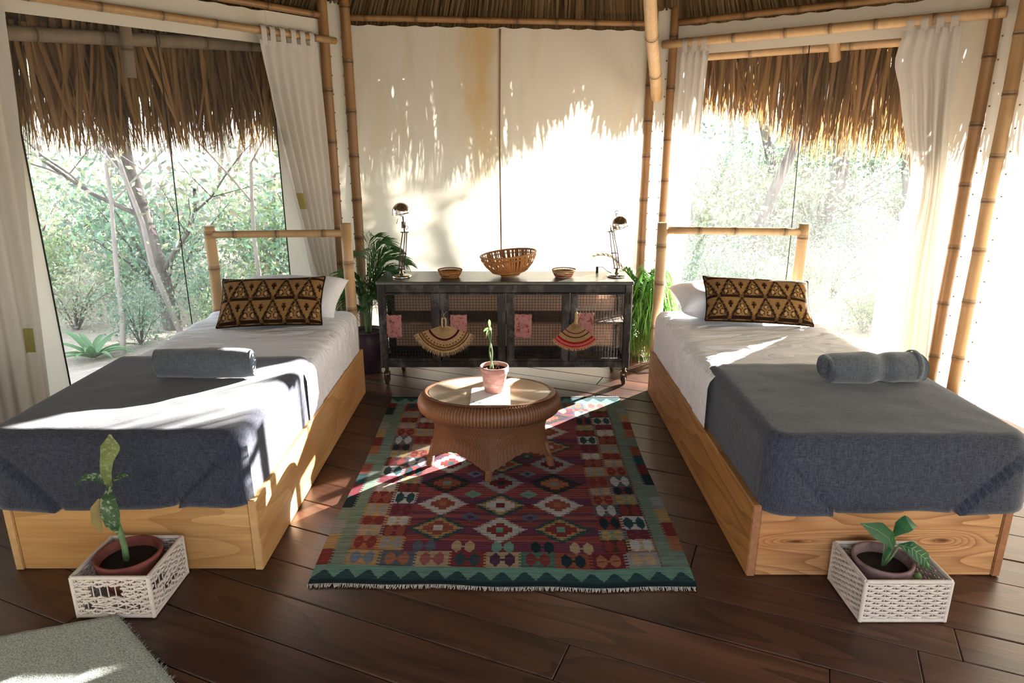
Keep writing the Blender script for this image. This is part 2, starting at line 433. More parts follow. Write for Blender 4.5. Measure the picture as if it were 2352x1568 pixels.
# ------------------------------------------------------------------ bamboo
def bamboo(mb, a, b, r, node=.30, seed=0, bend=0.0, n=14, ends=True, taper=0.0, cap_light=False):
    rng = random.Random(seed); a = Vector(a); b = Vector(b); Ln = (b - a).length; d = (b - a) / Ln
    ref = Vector((0, 0, 1)) if abs(d.z) < .9 else Vector((1, 0, 0)); s1 = d.cross(ref).normalized()
    st = [(0, 1.0, 1.0)]; x = node * rng.uniform(.3, .9)
    while x < Ln - .03:
        st += [(x - .03, .985, .9), (x - .010, 1.03, .62), (x - .003, 1.11, .45), (x + .001, .985, .28), (x + .005, 1.07, .7), (x + .022, 1.0, 1.05)]
        x += node * rng.uniform(.8, 1.2)
    st.append((Ln, 1.0, 1.0)); st.sort(); pts, rs, cs = [], [], []
    kink = rng.uniform(0, 6)
    for (q, rr, cc) in st:
        off = bend * math.sin(math.pi * q / Ln) + .0035 * math.sin(q * 7 + kink)
        pts.append(a + d * q + s1 * off); rs.append(r * rr * (1 - taper * q / Ln)); cs.append((cc,) * 3)
    mb.tube(pts, rs, n, ends, cols=cs)
    return mb

def post(name, W0, t, r, seed, z1, label, mat='bamboo_post', lean=0.0, off=.03, z0=0.0):
    mb = MB(); p = W0.p(t, 0, off)
    q = W0.p(t + lean, z1, off)
    bamboo(mb, (p.x, p.y, z0), (q.x, q.y, z1), r, .33, seed, .006)
    return tag(mb.build(name, MT[mat]), label, 'post', 'bamboo wall posts')
post('bamboo_post', WB, -.005, .037, 1, 2.75, 'bamboo post at the end of the back canvas behind the dark feathery palm', lean=0)
post('bamboo_post', WCL, WCL.len, .036, 2, 2.75, 'bamboo post behind the headboard beside the swept-back curtain of the dark thatch window')
post('bamboo_post', WB, WB.len + .005, .034, 3, 2.75, 'bamboo post at the end of the back canvas beside the slanting rafter pole')
post('bamboo_post', WCR, WCR.len, .032, 4, 2.75, 'bamboo post beside the narrow curtain of the golden thatch window')
post('bamboo_post', WR, WR.len - .0, .036, 5, 2.75, 'bamboo post beside the wide curtain of the golden thatch window')
post('bamboo_post', WRC, WRC.len, .038, 6, 2.75, 'bamboo post against the bright sunlit side canvas', 'bamboo_rail')
post('bamboo_post', WL, WL.len, .036, 7, 2.75, 'bamboo post behind the curtain at the far end of the dark thatch window')

def rail(name, W, t0, t1, z0, z1, off, r, seed, label, mat, cat='rail'):
    mb = MB(); bamboo(mb, W.p(t0, z0, off), W.p(t1, z1, off), r, .34, seed, .004)
    return tag(mb.build(name, MT[mat]), label, cat)
rail('curtain_rail', WL, -.06, WL.len + .05, RAILZ, RAILZ + .01, .06, .024, 11, 'bamboo curtain rail over the window with dark thatch', 'bamboo_rail')
rail('curtain_rail', WR, -.06, WR.len + .05, RAILZ + .012, RAILZ + .02, .06, .031, 12, 'thick pale bamboo curtain rail over the window with golden thatch', 'bamboo_pale')
rail('top_beam', WB, -.02, WB.len + .02, TOPZ - .005, TOPZ - .005, .02, .022, 13, 'dark bamboo beam along the top of the back canvas', 'bamboo_post', 'beam')
rail('top_beam', WL, -.02, WL.len, TOPZ - .005, TOPZ - .005, .02, .022, 14, 'dark bamboo beam above the canvas band over the dark thatch window', 'bamboo_post', 'beam')
rail('top_beam', WR, -.02, WR.len, TOPZ - .005, TOPZ - .005, .02, .022, 15, 'dark bamboo beam above the canvas band over the golden thatch window', 'bamboo_post', 'beam')
rail('eave_purlin', WL, -.1, WL.len + .2, 2.285, 2.135, -.31, .04, 16, 'thick grey-brown pole under the eaves in front of the dark thatch', 'pole_grey', 'beam')
rail('eave_purlin', WR, -.1, WR.len + .2, 2.25, 2.25, -.31, .032, 17, 'pale pole under the eaves in front of the golden thatch', 'bamboo_pale', 'beam')
rail('eave_purlin', WB, -.3, WB.len + .3, 2.275, 2.275, -.45, .035, 18, 'pole under the eaves outside the back canvas', 'bamboo_rail', 'beam')
# poles seen through the windows under the thatch
for W, t, lab in ((WL, 1.30, 'short weathered pole hanging upright in front of the dark thatch'), (WR, 1.13, 'stub of a rafter pole poking out above the golden thatch')):
    mb = MB()
    if W is WL: bamboo(mb, W.p(t, 1.98, -.24), W.p(t, 2.46, -.20), .034, .4, 21)
    else: bamboo(mb, W.p(t, 2.15, -.24), W.p(t - .02, 2.46, -.1), .038, .4, 22)
    tag(mb.build('rafter_stub', MT['pole_grey' if W is WL else 'bamboo_rail']), lab, 'pole')
# slanting rafter pole over the back right corner
mb = MB(); bamboo(mb, (1.118, 5.60, 1.93), (.62, 3.85, 2.93), .043, .36, 23)
tag(mb.build('rafter_pole', MT['bamboo_pale']), 'slanting bamboo rafter pole ending in a notch of the corner canvas', 'pole')

# lacing knots along the corner strips (too small to pick apart)
def lacing(W, t, dt, parent):
    mb = MB()
    for k in range(18):
        mb.lathe([(.001, -.006), (.006, -.002), (.006, .003), (.001, .006)], 6, W.p(t + dt, .12 + k * .13, .012))
    tag(mb.build('lacing_knots', MT['cord'], parent), None, None, None, 'stuff')
lacing(WCL, .02, .03, wcl); lacing(WCL, WCL.len, -.045, wcl); lacing(WCR, .02, .03, wcr); lacing(WCR, WCR.len, -.045, wcr); lacing(WRC, .02, .035, wrc); lacing(WRS, .05, .03, wrs)

# ------------------------------------------------------------------ roof and thatch
apex = Vector((.2, 2.7, 4.35))
ring = [(-1.30, 5.43), (1.17, 5.73), (2.90, 4.32), (3.15, 1.95), (1.95, .10), (-.55, -.25), (-2.45, 1.10), (-2.80, 3.38)]
def eave(i, out, dz=0.0):
    p = Vector((ring[i][0], ring[i][1], 0)); c = Vector((apex.x, apex.y, 0)); d = p - c; Ln = d.length
    q = c + d * ((Ln + out) / Ln); z = lerp(apex.z, TOPZ + .12, (Ln + out) / Ln)
    return Vector((q.x, q.y, z + dz))
mb = MB(); n = len(ring)
for i in range(n):
    j = (i + 1) % n
    A, B = eave(i, .62), eave(j, .62)
    rows = []
    for k in range(13):
        f = k / 12; rows.append([lerp(lerp(A, apex, f), lerp(B, apex, f), m / 8) + Vector((0, 0, .02 * math.sin(m * 2.1 + k))) for m in range(9)])
    mb.grid(rows, smooth=False)
    rows2 = [[p + Vector((0, 0, .22)) for p in r] for r in rows]; mb.grid(rows2, smooth=False)
    mb.grid([rows[0], rows2[0]])
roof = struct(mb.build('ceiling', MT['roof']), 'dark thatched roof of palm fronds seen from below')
# bundles of thatch on the underside just above the wall tops
rng = random.Random(5); mb = MB()
for i in (7, 0, 1):
    j = (i + 1) % n; A, B = eave(i, -.75, -.02), eave(j, -.75, -.02); C, D = eave(i, .30, .0), eave(j, .30, .0)
    for k in range(420):
        f = rng.random(); a = lerp(A, B, f); b = lerp(C, D, f + rng.uniform(-.02, .02)); h = Vector((0, 0, -rng.uniform(.0, .03)))
        g = rng.uniform(.45, 1.25); q0 = rng.uniform(0, .35)
        mb.ribbon([lerp(a, b, q0) + h, lerp(a, b, (q0 + 1) / 2) + h * 1.2, b + h], [.022, .02, .004], (B - A), (g, g, g * .95), .5)
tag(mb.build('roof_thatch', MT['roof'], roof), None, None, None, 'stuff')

strip_meshes = []
for k in range(7):
    rg = random.Random(100 + k); mb = MB(); c = rg.uniform(.7, 1.25); bx = rg.uniform(-.06, .06); by = rg.uniform(-.05, .05)
    w = rg.uniform(.010, .020); pts = [(bx * q * q, by * q * q, -q) for q in (0, .2, .45, .7, .88, 1.0)]
    mb.ribbon(pts, [w, w * 1.1, w, w * .75, w * .4, .001], (1, .1, 0), (c, c * rg.uniform(.9, 1.0), c * rg.uniform(.8, 1)), .45)
    me = mb.mesh('frond_strip'); me.materials.append(MT['thatch']); strip_meshes.append(me)

def fringe(name, W, out, ext, zt, zb, n_parts, n_rest, seed, label):
    rg = random.Random(seed)
    root = thing(name, W.p(W.len / 2, 2.0, -out), label, 'thatch')
    def one():
        t = rg.uniform(-ext, W.len + ext); o = out + rg.uniform(-.10, .10)
        top = zt + rg.uniform(-.03, .12)
        clump = .09 * mnoise.noise(Vector((t * 4.5, seed, 0))) + .05 * mnoise.noise(Vector((t * 13, seed, 3)))
        L = (top - zb(t)) * (1 - .42 * rg.random() ** 2.2) + clump
        return t, o, top, max(.15, L), rg.gauss(0, .075) + .28 * mnoise.noise(Vector((t * 3.1, seed, 9))), rg.gauss(0, .06), rg.uniform(-.8, .8)
    ang = math.atan2(W.d.y, W.d.x)
    for k in range(n_parts):
        t, o, top, L, sw, sv, yaw = one(); p = W.p(t, top, -(o - .08))
        ob = bpy.data.objects.new('frond_strip', strip_meshes[k % 7]); col.objects.link(ob); ob.parent = root
        ob.location = p - Vector(root['_o']); ob.scale = (1.3, 1.3, L)
        ob.rotation_euler = (sv, sw, ang + yaw)
    mb = MB()
    for k in range(n_rest):
        t, o, top, L, sw, sv, yaw = one(); p = W.p(t, top, -(o + .03)); w = rg.uniform(.008, .02)
        dd = W.d * sw + W.n * sv + Vector((0, 0, -1)); dd.normalize(); cur = W.d * rg.uniform(-.06, .06) + W.n * rg.uniform(-.05, .03)
        sd = W.d * math.cos(yaw) + W.n * math.sin(yaw); g = rg.uniform(.45, 1.2)
        mb.ribbon([p + dd * (L * q) + cur * (L * q * q) for q in (0, .4, .75, 1)], [w, w * 1.1, w * .7, .001], sd, (g, g * rg.uniform(.88, 1), g * rg.uniform(.75, 1)), .4)
    tag(mb.build('loose_strips', MT['thatch'], root), None, None, None, 'stuff')
    return root
fringe('thatch_fringe', WL, .52, .35, 2.26, lambda t: 1.50 + .10 * smooth01((.7 - t) / .5) + .05 * smooth01((t - 1.5) / .5), 300, 1500, 1, 'dark brown palm thatch fringe hanging outside the shaded window')
fringe('thatch_fringe', WR, .52, .30, 2.30, lambda t: lerp(1.76, 1.45, smooth01((t - .2) / .95)) + .03 * smooth01((t - 1.3) / .4), 300, 900, 2, 'golden backlit palm thatch fringe hanging outside the sunny window')
fringe('thatch_fringe', WB, .55, .85, 2.28, lambda t: lerp(1.45, 2.06, smooth01((t - 1.6) / 1.25)), 0, 1500, 3, 'palm thatch fringe outside the back canvas, shading its upper part')
fringe('thatch_fringe', WRS, .52, .4, 2.28, lambda t: 1.78, 0, 1100, 4, 'palm thatch fringe outside the bright side canvas')

# ------------------------------------------------------------------ floor
def poly_clip(y, pts):
    """x interval of horizontal line y inside a convex polygon"""
    xs = []
    for i in range(len(pts)):
        (x0, y0), (x1, y1) = pts[i], pts[(i + 1) % len(pts)]
        if (y0 - y) * (y1 - y) < 0: xs.append(x0 + (x1 - x0) * (y - y0) / (y1 - y0))
    return (min(xs), max(xs)) if len(xs) >= 2 else None
FA = R(-23); ca, sa = math.cos(FA), math.sin(FA)
cx, cy = apex.x, apex.y
oct_ = [(cx + (x - cx) * 1.10, cy + (y - cy) * 1.10) for (x, y) in ring]
rot = [(x * ca + y * sa, -x * sa + y * ca) for (x, y) in oct_]
mb = MB(); m = len(oct_)
mb.add([(x, y, -.05) for x, y in oct_] + [(x, y, -.30) for x, y in oct_], [tuple(range(m))] + [(i, (i + 1) % m, (i + 1) % m + m, i + m) for i in range(m)])
floor = struct(mb.build('floor', MT['dark_edge']), 'dark reddish-brown plank floor of wide boards')
rng = random.Random(11); y = min(p[1] for p in rot) + .02; ymax = max(p[1] for p in rot)
while y < ymax - .05:
    w = rng.choice((.17, .19, .205, .22)); xa = poly_clip(y + w / 2, rot)
    if xa:
        x = xa[0]; first = True
        while x < xa[1] - .05:
            Ln = rng.uniform(1.0, 2.6) if first else rng.uniform(1.8, 3.2); first = False
            x2 = min(x + Ln, xa[1])
            if xa[1] - x2 < .5: x2 = xa[1]
            dz = rng.uniform(-.0015, .0015)
            q = MB(); q.cbox((x + .0012, y + .0016, -.045), (x2 - .0012, y + w - .0016, 0.0 + dz - .0015), .003)
            me = q.mesh('plank', ((x + x2) / 2, y + w / 2, 0)); me.materials.append(MT['floor'])
            ob = bpy.data.objects.new('plank', me); col.objects.link(ob); ob.parent = floor
            lx, ly = (x + x2) / 2, y + w / 2
            ob.location = Vector((lx * ca - ly * sa, lx * sa + ly * ca, 0)) - Vector(floor['_o'])
            ob.rotation_euler = (0, 0, FA)
            x = x2
    y += w
# ------------------------------------------------------------------ curtains
def curtain(name, W, top, bot, z0, z1, pleats, amp, seed, label, power=1.0, tabs=6, off=.085, patches=(), railr=.03, ztop=None, flare=None):
    """top/bot: (t at one edge, t at the other edge) along the wall; hangs from z1 down to z0"""
    rg = random.Random(seed); nu, nv = pleats * 8, 44
    root = thing(name, W.p((bot[0] + bot[1]) / 2, z0, off), label, 'curtain')
    def pt(u, v, extra=0.0):
        f = v ** power
        t = lerp(lerp(top[0], top[1], u), lerp(bot[0], bot[1], u), f)
        if flare: t += flare(u, v)
        a = amp * (.35 + .65 * smooth01(v * 3)) * (1 + .35 * math.sin(seed + u * 5))
        o = off + a * math.sin(2 * math.pi * pleats * (u + .04 * math.sin(v * 3 + seed))) + .012 * mnoise.noise(Vector((u * 4, v * 3, seed)))
        z = lerp(z1, z0, v)
        return W.p(t, z, o + extra)
    P = [[pt(i / nu, j / nv) for j in range(nv + 1)] for i in range(nu + 1)]
    mb = MB(); mb.grid(P); mb.build('cloth', MT['curtain'], root)
    tw = .045
    for k in range(tabs):
        u = (k + .5) / tabs; t = lerp(top[0], top[1], u) + rg.uniform(-.008, .008); sgn = tw / 2 * .9
        mb = MB(); ctr_o = .06; zr = RAILZ + .008; rr = railr + .006; rows = []
        for (o, z) in [(off + .004, z1 - .03), (off + .004, z1 + .012)] + [(ctr_o + rr * math.cos(R(a)), zr + rr * math.sin(R(a))) for a in (0, 45, 90, 135, 180)] + [(ctr_o - rr * .8, zr - .03), (off - .012, z1 - .03)]:
            rows.append([W.p(t + q * sgn, z, o) for q in (-1, 0, 1)])
        mb.grid(rows); mb.build('tab', MT['curtain'], root)
    mb = MB(); mb.grid([[pt(i / nu, j / nv, .003) for j in (0, 1)] for i in range(nu + 1)]); mb.build('top_hem', MT['curtain'], root)
    for (u0, u1, v0, v1) in patches:
        mb = MB(); mb.grid([[pt(lerp(u0, u1, i / 6), lerp(v0, v1, j / 6), .004) for j in range(7)] for i in range(7)]); mb.build('cloth_patch', MT['patch'], root)
    return root
curtain('curtain', WL, (.60, .13), (.27, .075), .33, 2.245, 6, .026, 1, 'linen tab curtain swept aside between dark thatch window and corner post', 1.15, 6, patches=((.02, .10, .29, .35), (.12, .24, .52, .58)), railr=.024)
curtain('curtain', WL, (2.60, 2.03), (2.62, 2.17), .02, 2.245, 6, .028, 2, 'linen tab curtain at the far end of the dark thatch window', 1.0, 6, patches=((.80, .88, .72, .78),), railr=.024)
curtain('curtain', WR, (.105, .33), (.07, .20), .02, 2.245, 4, .022, 3, 'narrow linen tab curtain beside the headboard under golden thatch', 1.1, 3)
curtain('curtain', WR, (1.60, 1.915), (1.70, 2.06), .02, 2.265, 5, .030, 4, 'wide linen tab curtain between golden thatch window and two bamboo posts', 1.4, 4,
        patches=((.02, .08, .33, .39),), flare=lambda u, v: (-.035 * math.exp(-((v - .08) / .05) ** 2) + .13 * math.exp(-((v - .42) / .2) ** 2)) * (1 - u))

# ------------------------------------------------------------------ beds
def bed(x0, x1, y0, y1, wood_f, wood_s, label, posts, railz, seed):
    root = thing('bed', ((x0 + x1) / 2, (y0 + y1) / 2, 0), label, 'bed'); th = .032; hz = .305
    mb = MB(); mb.cbox((x0 + th, y0 + .004, 0), (x1 - th, y0 + .004 + th, hz - .004), .004); mb.build('front_board', wood_f, root)
    for (a, b) in ((x0, x0 + th), (x1 - th, x1)):
        mb = MB(); mb.cbox((a, y0, 0), (b, y1, hz), .004); s = mb.build('side_board', wood_s, root)
        mb = MB(); mb.cbox((a + .002, y0 - .0025, .002), (b - .002, y0 + .0025, hz - .002), .001); mb.build('end_grain', MT['endgrain'] if seed == 2 else MT['pine_end'], s)
    mb = MB(); mb.cbox((x0 + th, y1 - th, 0), (x1 - th, y1, hz + .10), .004); mb.build('head_board', wood_f, root)
    mb = MB(); mb.cbox((x0 + th, y0 + .05, .10), (x1 - th, y1 - th, .12), .003); mb.build('slat_base', wood_f, root)
    # mattress with soft edges
    mb = MB(); a0, a1, b0, b1, z0, z1 = x0 + .042, x1 - .042, y0 + .075, y1 - .045, .12, .555; P = []
    prof = [(.03, z0), (0, z0 + .03), (0, .30), (0, z1 - .055), (.012, z1 - .022), (.035, z1 - .005), (.07, z1), (.2, z1 + .004), (.42, z1 + .006)]
    per = []
    N = 14
    for (qx, qy, a) in ((a1 - .06, b0 + .06, -90), (a1 - .06, b1 - .06, 0), (a0 + .06, b1 - .06, 90), (a0 + .06, b0 + .06, 180)):
        for k in range(7): per.append((qx, qy, R(a + 15 * k)))
    for (d, z) in prof:
        P.append([((lerp(qx + .06 * math.cos(g), (a0 + a1) / 2, max(0, d - .0) / .45), lerp(qy + .06 * math.sin(g), (b0 + b1) / 2, d / 1.0), z)) for (qx, qy, g) in per])
    mb.grid(P, cv=True); o = len(mb.v); mb.f.append(tuple(o - len(per) + k for k in range(len(per)))); mb.c.append(None); mb.s.append(True)
    mb.f.append(tuple(o - len(per) * len(prof) + k for k in reversed(range(len(per))))); mb.c.append(None); mb.s.append(False)
    mb.build('mattress', MT['white'], root)
    for (px, h, sd) in posts:
        mb = MB(); bamboo(mb, (px, y1 + .034, 0), (px, y1 + .034, h), .034, .26, sd); mb.build('headboard_post', MT['bamboo_pale'], root)
    mb = MB(); bamboo(mb, (posts[0][0] - .0, y1 + .034, railz[0]), (posts[1][0] + .0, y1 + .034, railz[1]), .023, .26, seed + 60); mb.build('headboard_rail', MT['bamboo_pale'], root)
    return root
MT['pine_end'] = m_plain('pine_end_grain', (.50, .30, .13), .8, var=.3, nscale=30)
bed(-1.945, -.975, 2.315, 4.27, MT['pine'], MT['pine_y'], 'low golden pine bed with bamboo headboard beside the dark thatch window', [(-1.90, 1.10, 31), (-1.04, 1.115, 32)], (1.045, 1.055), 1)
bed(.905, 1.885, 2.275, 4.27, MT['pine_o'], MT['pine_oy'], 'low orange pine bed with knotty front board and bamboo headboard under golden thatch', [(.945, 1.12, 33), (1.83, 1.115, 34)], (1.072, 1.062), 2)

def blanket(name, x0, x1, y0, y1, z, hem, mat, label, fold_side, seed, back_dz):
    """drape open at the head end: two sides and a front skirt with rounded corners"""
    rc, re = .085, .05; per = []
    def seg(a, b, n, nx, ny):
        for k in range(n): f = k / n; per.append((lerp(a[0], b[0], f), lerp(a[1], b[1], f), nx, ny))
    seg((x0, y1), (x0, y0 + rc), 34, -1, 0)
    for k in range(7): g = R(180 + 15 * k); per.append((x0 + rc + rc * math.cos(g), y0 + rc + rc * math.sin(g), math.cos(g), math.sin(g)))
    seg((x0 + rc, y0), (x1 - rc, y0), 110, 0, -1)
    for k in range(7): g = R(270 + 15 * k); per.append((x1 - rc + rc * math.cos(g), y0 + rc + rc * math.sin(g), math.cos(g), math.sin(g)))
    seg((x1, y0 + rc), (x1, y1), 34, 1, 0); per.append((x1, y1, 1, 0))
    xc = (x0 + x1) / 2; hw = (x1 - x0) / 2; P = []
    for i, (px, py, nx, ny) in enumerate(per):
        row = []; qy = min(max(py, y0 + hw), y1); ex = i in (0, len(per) - 1)
        if abs(nx) > .99: qy = max(py, y0 + hw)
        for k in range(15):                       # top, centre line to edge
            f = k / 14; ix, iy = px - nx * re, py - ny * re
            X, Y = lerp(xc, ix, f), lerp(qy, iy, f)
            dz = .004 * mnoise.noise(Vector((X * 3, Y * 4, seed))) + .003 * mnoise.noise(Vector((X * 9, Y * 11, seed + 4)))
            dz += .002 * math.sin(Y * 30) * math.exp(-((Y - y1) / .15) ** 2)
            row.append((X, Y, z + dz))
        for k in range(1, 7):                     # soft edge
            g = R(90 * k / 6); row.append((px - nx * re * (1 - math.sin(g)), py - ny * re * (1 - math.sin(g)), z - re * (1 - math.cos(g))))
        hz = hem(px, py, nx, ny) + .006 * mnoise.noise(Vector((px * 6, py * 6, seed)))
        for k in range(1, 13):                    # skirt
            f = k / 12; zz = lerp(z - re, hz, f)
            o = .004 * mnoise.noise(Vector((px * 5, py * 5, zz * 4 + seed))) * f + .006 * f
            if ny < -.5:                          # envelope folds at the two front corners
                for (cxn, sg) in ((x0 + .02, 1), (x1 - .02, -1)):
                    dd = (px - cxn) * sg; lim = .24 * f * fold_side
                    o += .020 * smooth01((lim - dd) / .006) if dd < lim else -.012 * math.exp(-((dd - lim - .006) / .008) ** 2) * smooth01(f * 3)
            row.append((px + nx * o, py + ny * o, zz))
        P.append(row)
    mb = MB(); mb.grid(P)
    o = mb.build(name, mat); tag(o, label, 'blanket')
    bm = bmesh.new(); bm.from_mesh(o.data); bmesh.ops.remove_doubles(bm, verts=bm.verts, dist=1e-4); bm.to_mesh(o.data); bm.free()
    md = o.modifiers.new('thickness', 'SOLIDIFY'); md.thickness = .004; md.offset = 1
    return o
def hem1(x, y, nx, ny):
    if ny < -.5: return .285 - .012 * math.sin((x + 1.945) * 6.2) - .015 * smooth01((.2 - abs(x + 1.38)) / .2)
    return .27
def hem2(x, y, nx, ny):
    if ny < -.5: return .288 - .010 * math.sin((x - .9) * 9) - .012 * smooth01((.25 - abs(x - 1.35)) / .25) + .012 * smooth01((x - 1.6) / .2)
    return .27
blanket('blanket', -1.972, -.998, 2.305, 3.215, .588, hem1, MT['blanket'], 'dark navy grey woven blanket with sunlit stripe over the golden pine bed', 1.0, 1, 0)
blanket('blanket', .937, 1.915, 2.268, 3.11, .588, hem2, MT['blanket2'], 'slate blue woven blanket over the foot of the orange pine bed', 1.0, 2, 0)

def topsheet(x0, x1, ya, yb, z, label, seed, hemz=.30, inner=1):
    """white sheet over the mattress, hanging down both sides"""
    root = thing('bed_sheet', ((x0 + x1) / 2, (ya + yb) / 2, z), label, 'sheet')
    prof = [(x0, hemz), (x0, .42), (x0, z - .06), (x0 + .008, z - .03), (x0 + .03, z - .008), (x0 + .07, z)]
    k = 22
    prof += [(lerp(x0 + .1, x1 - .1, q / k), z) for q in range(k + 1)]
    prof += [(x1 - .07, z), (x1 - .03, z - .008), (x1 - .008, z - .03), (x1, z - .06), (x1, .42), (x1, hemz)]
    def layer(y0, y1, dz, n, wr):
        P = []
        for i in range(n + 1):
            Y = lerp(y0, y1, i / n); row = []
            for (X, Z) in prof:
                e = 1.0 if Z > z - .01 else .3
                w = wr * e * (1 - 2.2 * abs(mnoise.noise(Vector((X * 1.8 + seed, Y * 9 + .6 * math.sin(X * 3), seed)))) + .5 * mnoise.noise(Vector((X * 5 + Y * 6, Y * 9, seed + 2))) - .4)
                sgn = -1 if X < (x0 + x1) / 2 else 1
                row.append((X + (sgn * dz if Z < z - .004 else 0) + (w * .8 * sgn if e < 1 else 0), Y, Z + (dz if Z > z - .02 else 0) + (w if e == 1 else 0)))
            P.append(row)
        mb = MB(); mb.grid(P); return mb
    layer(ya, yb, 0, 90, .012).build('sheet', MT['sheet'], root)
    layer(ya - .10, ya + .13, .006, 14, .004).build('folded_edge', MT['sheet'], root)
    return root
topsheet(-1.932, -.990, 3.19, 4.222, .566, 'crumpled white sheet on the golden pine bed', 1)
topsheet(.918, 1.872, 3.09, 4.222, .566, 'crumpled white sheet with sun patch on the orange pine bed', 5)

def cushion_mesh(w, h, t, nx, ny, colf=None, pinch=.06, back=None):
    """soft rectangular cushion in its own XZ plane, front faces -Y"""
    mb = MB()
    for sgn in (-1, 1):
        P = []
        for i in range(nx + 1):
            row = []
            for j in range(ny + 1):
                u, v = 2 * i / nx - 1, 2 * j / ny - 1
                th = t / 2 * (max(0, (1 - u ** 4)) ** .55) * (max(0, (1 - v ** 4)) ** .55)
                pu = 1 - pinch * (1 - v * v) * abs(u) ** 3; pv = 1 - pinch * 1.3 * (1 - u * u) * abs(v) ** 3
                row.append((u * w / 2 * pu * 1.0, sgn * th * (1 + .06 * math.sin(5 * u + 3 * v)), v * h / 2 * pv))
            P.append(row if sgn < 0 else row)
        if sgn > 0: P = [r[::-1] for r in P]
        mb.grid(P, colf=colf if sgn < 0 else (lambda i, j: back) if back else None)
    return mb

DK, TAN, CRM, MID = lin(40, 26, 18), lin(142, 108, 66), lin(178, 150, 108), lin(104, 74, 44)
def ikat(nx, ny, su, sv):
    def f(i, j):
        u = (i + .5) / nx * su; v = (j + .5) / ny * sv
        row = math.floor(v); p = u + (.5 if row % 2 else 0); a = p - math.floor(p) - .5; b = v - row - .5
        r = .5 - abs(b)
        jag = .035 * ((j * 7 + i * 3) % 5 - 2) / 2
        tri = abs(a) * 1.05 - (.5 - b) * .52 + jag           # triangle of each repeat
        if abs(b + .42) < .06: return DK if abs(a) < .42 else MID
        for (ca_, cb_, rr) in ((-.16, -.18, .13), (.16, -.18, .13), (0, .08, .12)):
            d = math.hypot((a - ca_) * 1.15, (b - cb_) * .9) + jag * .5
            if d < rr * .45: return CRM
            if d < rr * .72: return TAN
            if d < rr: return DK
        if (abs(abs(a) - .5) < .035 and abs(b - .15) < .17) or (abs(abs(a) - .5) < .10 and abs(b - .17) < .045): return DK
        if abs(tri) < .055: return DK
        if tri > 0 and math.hypot(abs(a) - .5, (b - .22) * .8) < .11: return lin(112, 76, 42)
        return TAN if (tri > 0) else (MID if abs(a) > .2 else TAN)
    return f
def cushion(x, y, z, w, h, tilt, rz, ry, label, seed, su=4.6):
    root = thing('cushion', (x, y, z), label, 'cushion', None)
    nx, ny = 150, 84
    mb = cushion_mesh(w, h, .13, nx, ny, ikat(nx, ny, su, 2.3), .05, DK)
    me = mb.build('cover', MT['ikat'], root, False)
    pp = []
    for k in range(0, 161):
        g = k / 160 * 4; e = int(g) % 4; f = g - int(g); u, v = [(2 * f - 1, -1), (1, 2 * f - 1), (1 - 2 * f, 1), (-1, 1 - 2 * f)][e]
        pp.append((u * w / 2 * (1 - .05 * (1 - v * v) * abs(u) ** 3), 0, v * h / 2 * (1 - .065 * (1 - u * u) * abs(v) ** 3)))
    mb = MB(); mb.tube(pp, .005, 6, False, c=DK); pip = mb.build('piping', MT['ikat'], root, False)
    M = Matrix.Rotation(rz, 3, 'Z') @ Matrix.Rotation(tilt, 3, 'X') @ Matrix.Rotation(ry, 3, 'Y')
    zmin = min((M @ Vector(q)).z for q in mb.v)
    root.rotation_euler = M.to_euler(); root.location.z = z - zmin + .004
    return root
cushion(-1.405, 3.895, .572, .60, .315, R(-40), R(2), R(-1.5), 'dark brown and tan ikat lumbar cushion on the golden pine bed', 1)
cushion(1.45, 3.94, .572, .62, .30, R(-42), R(-2), R(3), 'brown and tan ikat lumbar cushion with sunlit edge on the orange pine bed', 2)
def pillow(x, y, z, w, h, tilt, rz, label):
    mb = cushion_mesh(w, h, .17, 36, 22, None, .06)
    M = Matrix.Rotation(rz, 3, 'Z') @ Matrix.Rotation(tilt, 3, 'X'); zmin = min((M @ Vector(q)).z for q in mb.v)
    o = mb.build('pillow', MT['white'], None, False); o.location = (x, y, z - zmin + .003); o.rotation_euler = M.to_euler()
    return tag(o, label, 'pillow')
pillow(-1.36, 4.055, .572, .66, .38, R(-66), R(-3), 'white pillow behind the ikat cushion on the golden pine bed')
pillow(1.33, 4.115, .572, .66, .34, R(-76), R(3), 'white pillow behind the ikat cushion on the orange pine bed')

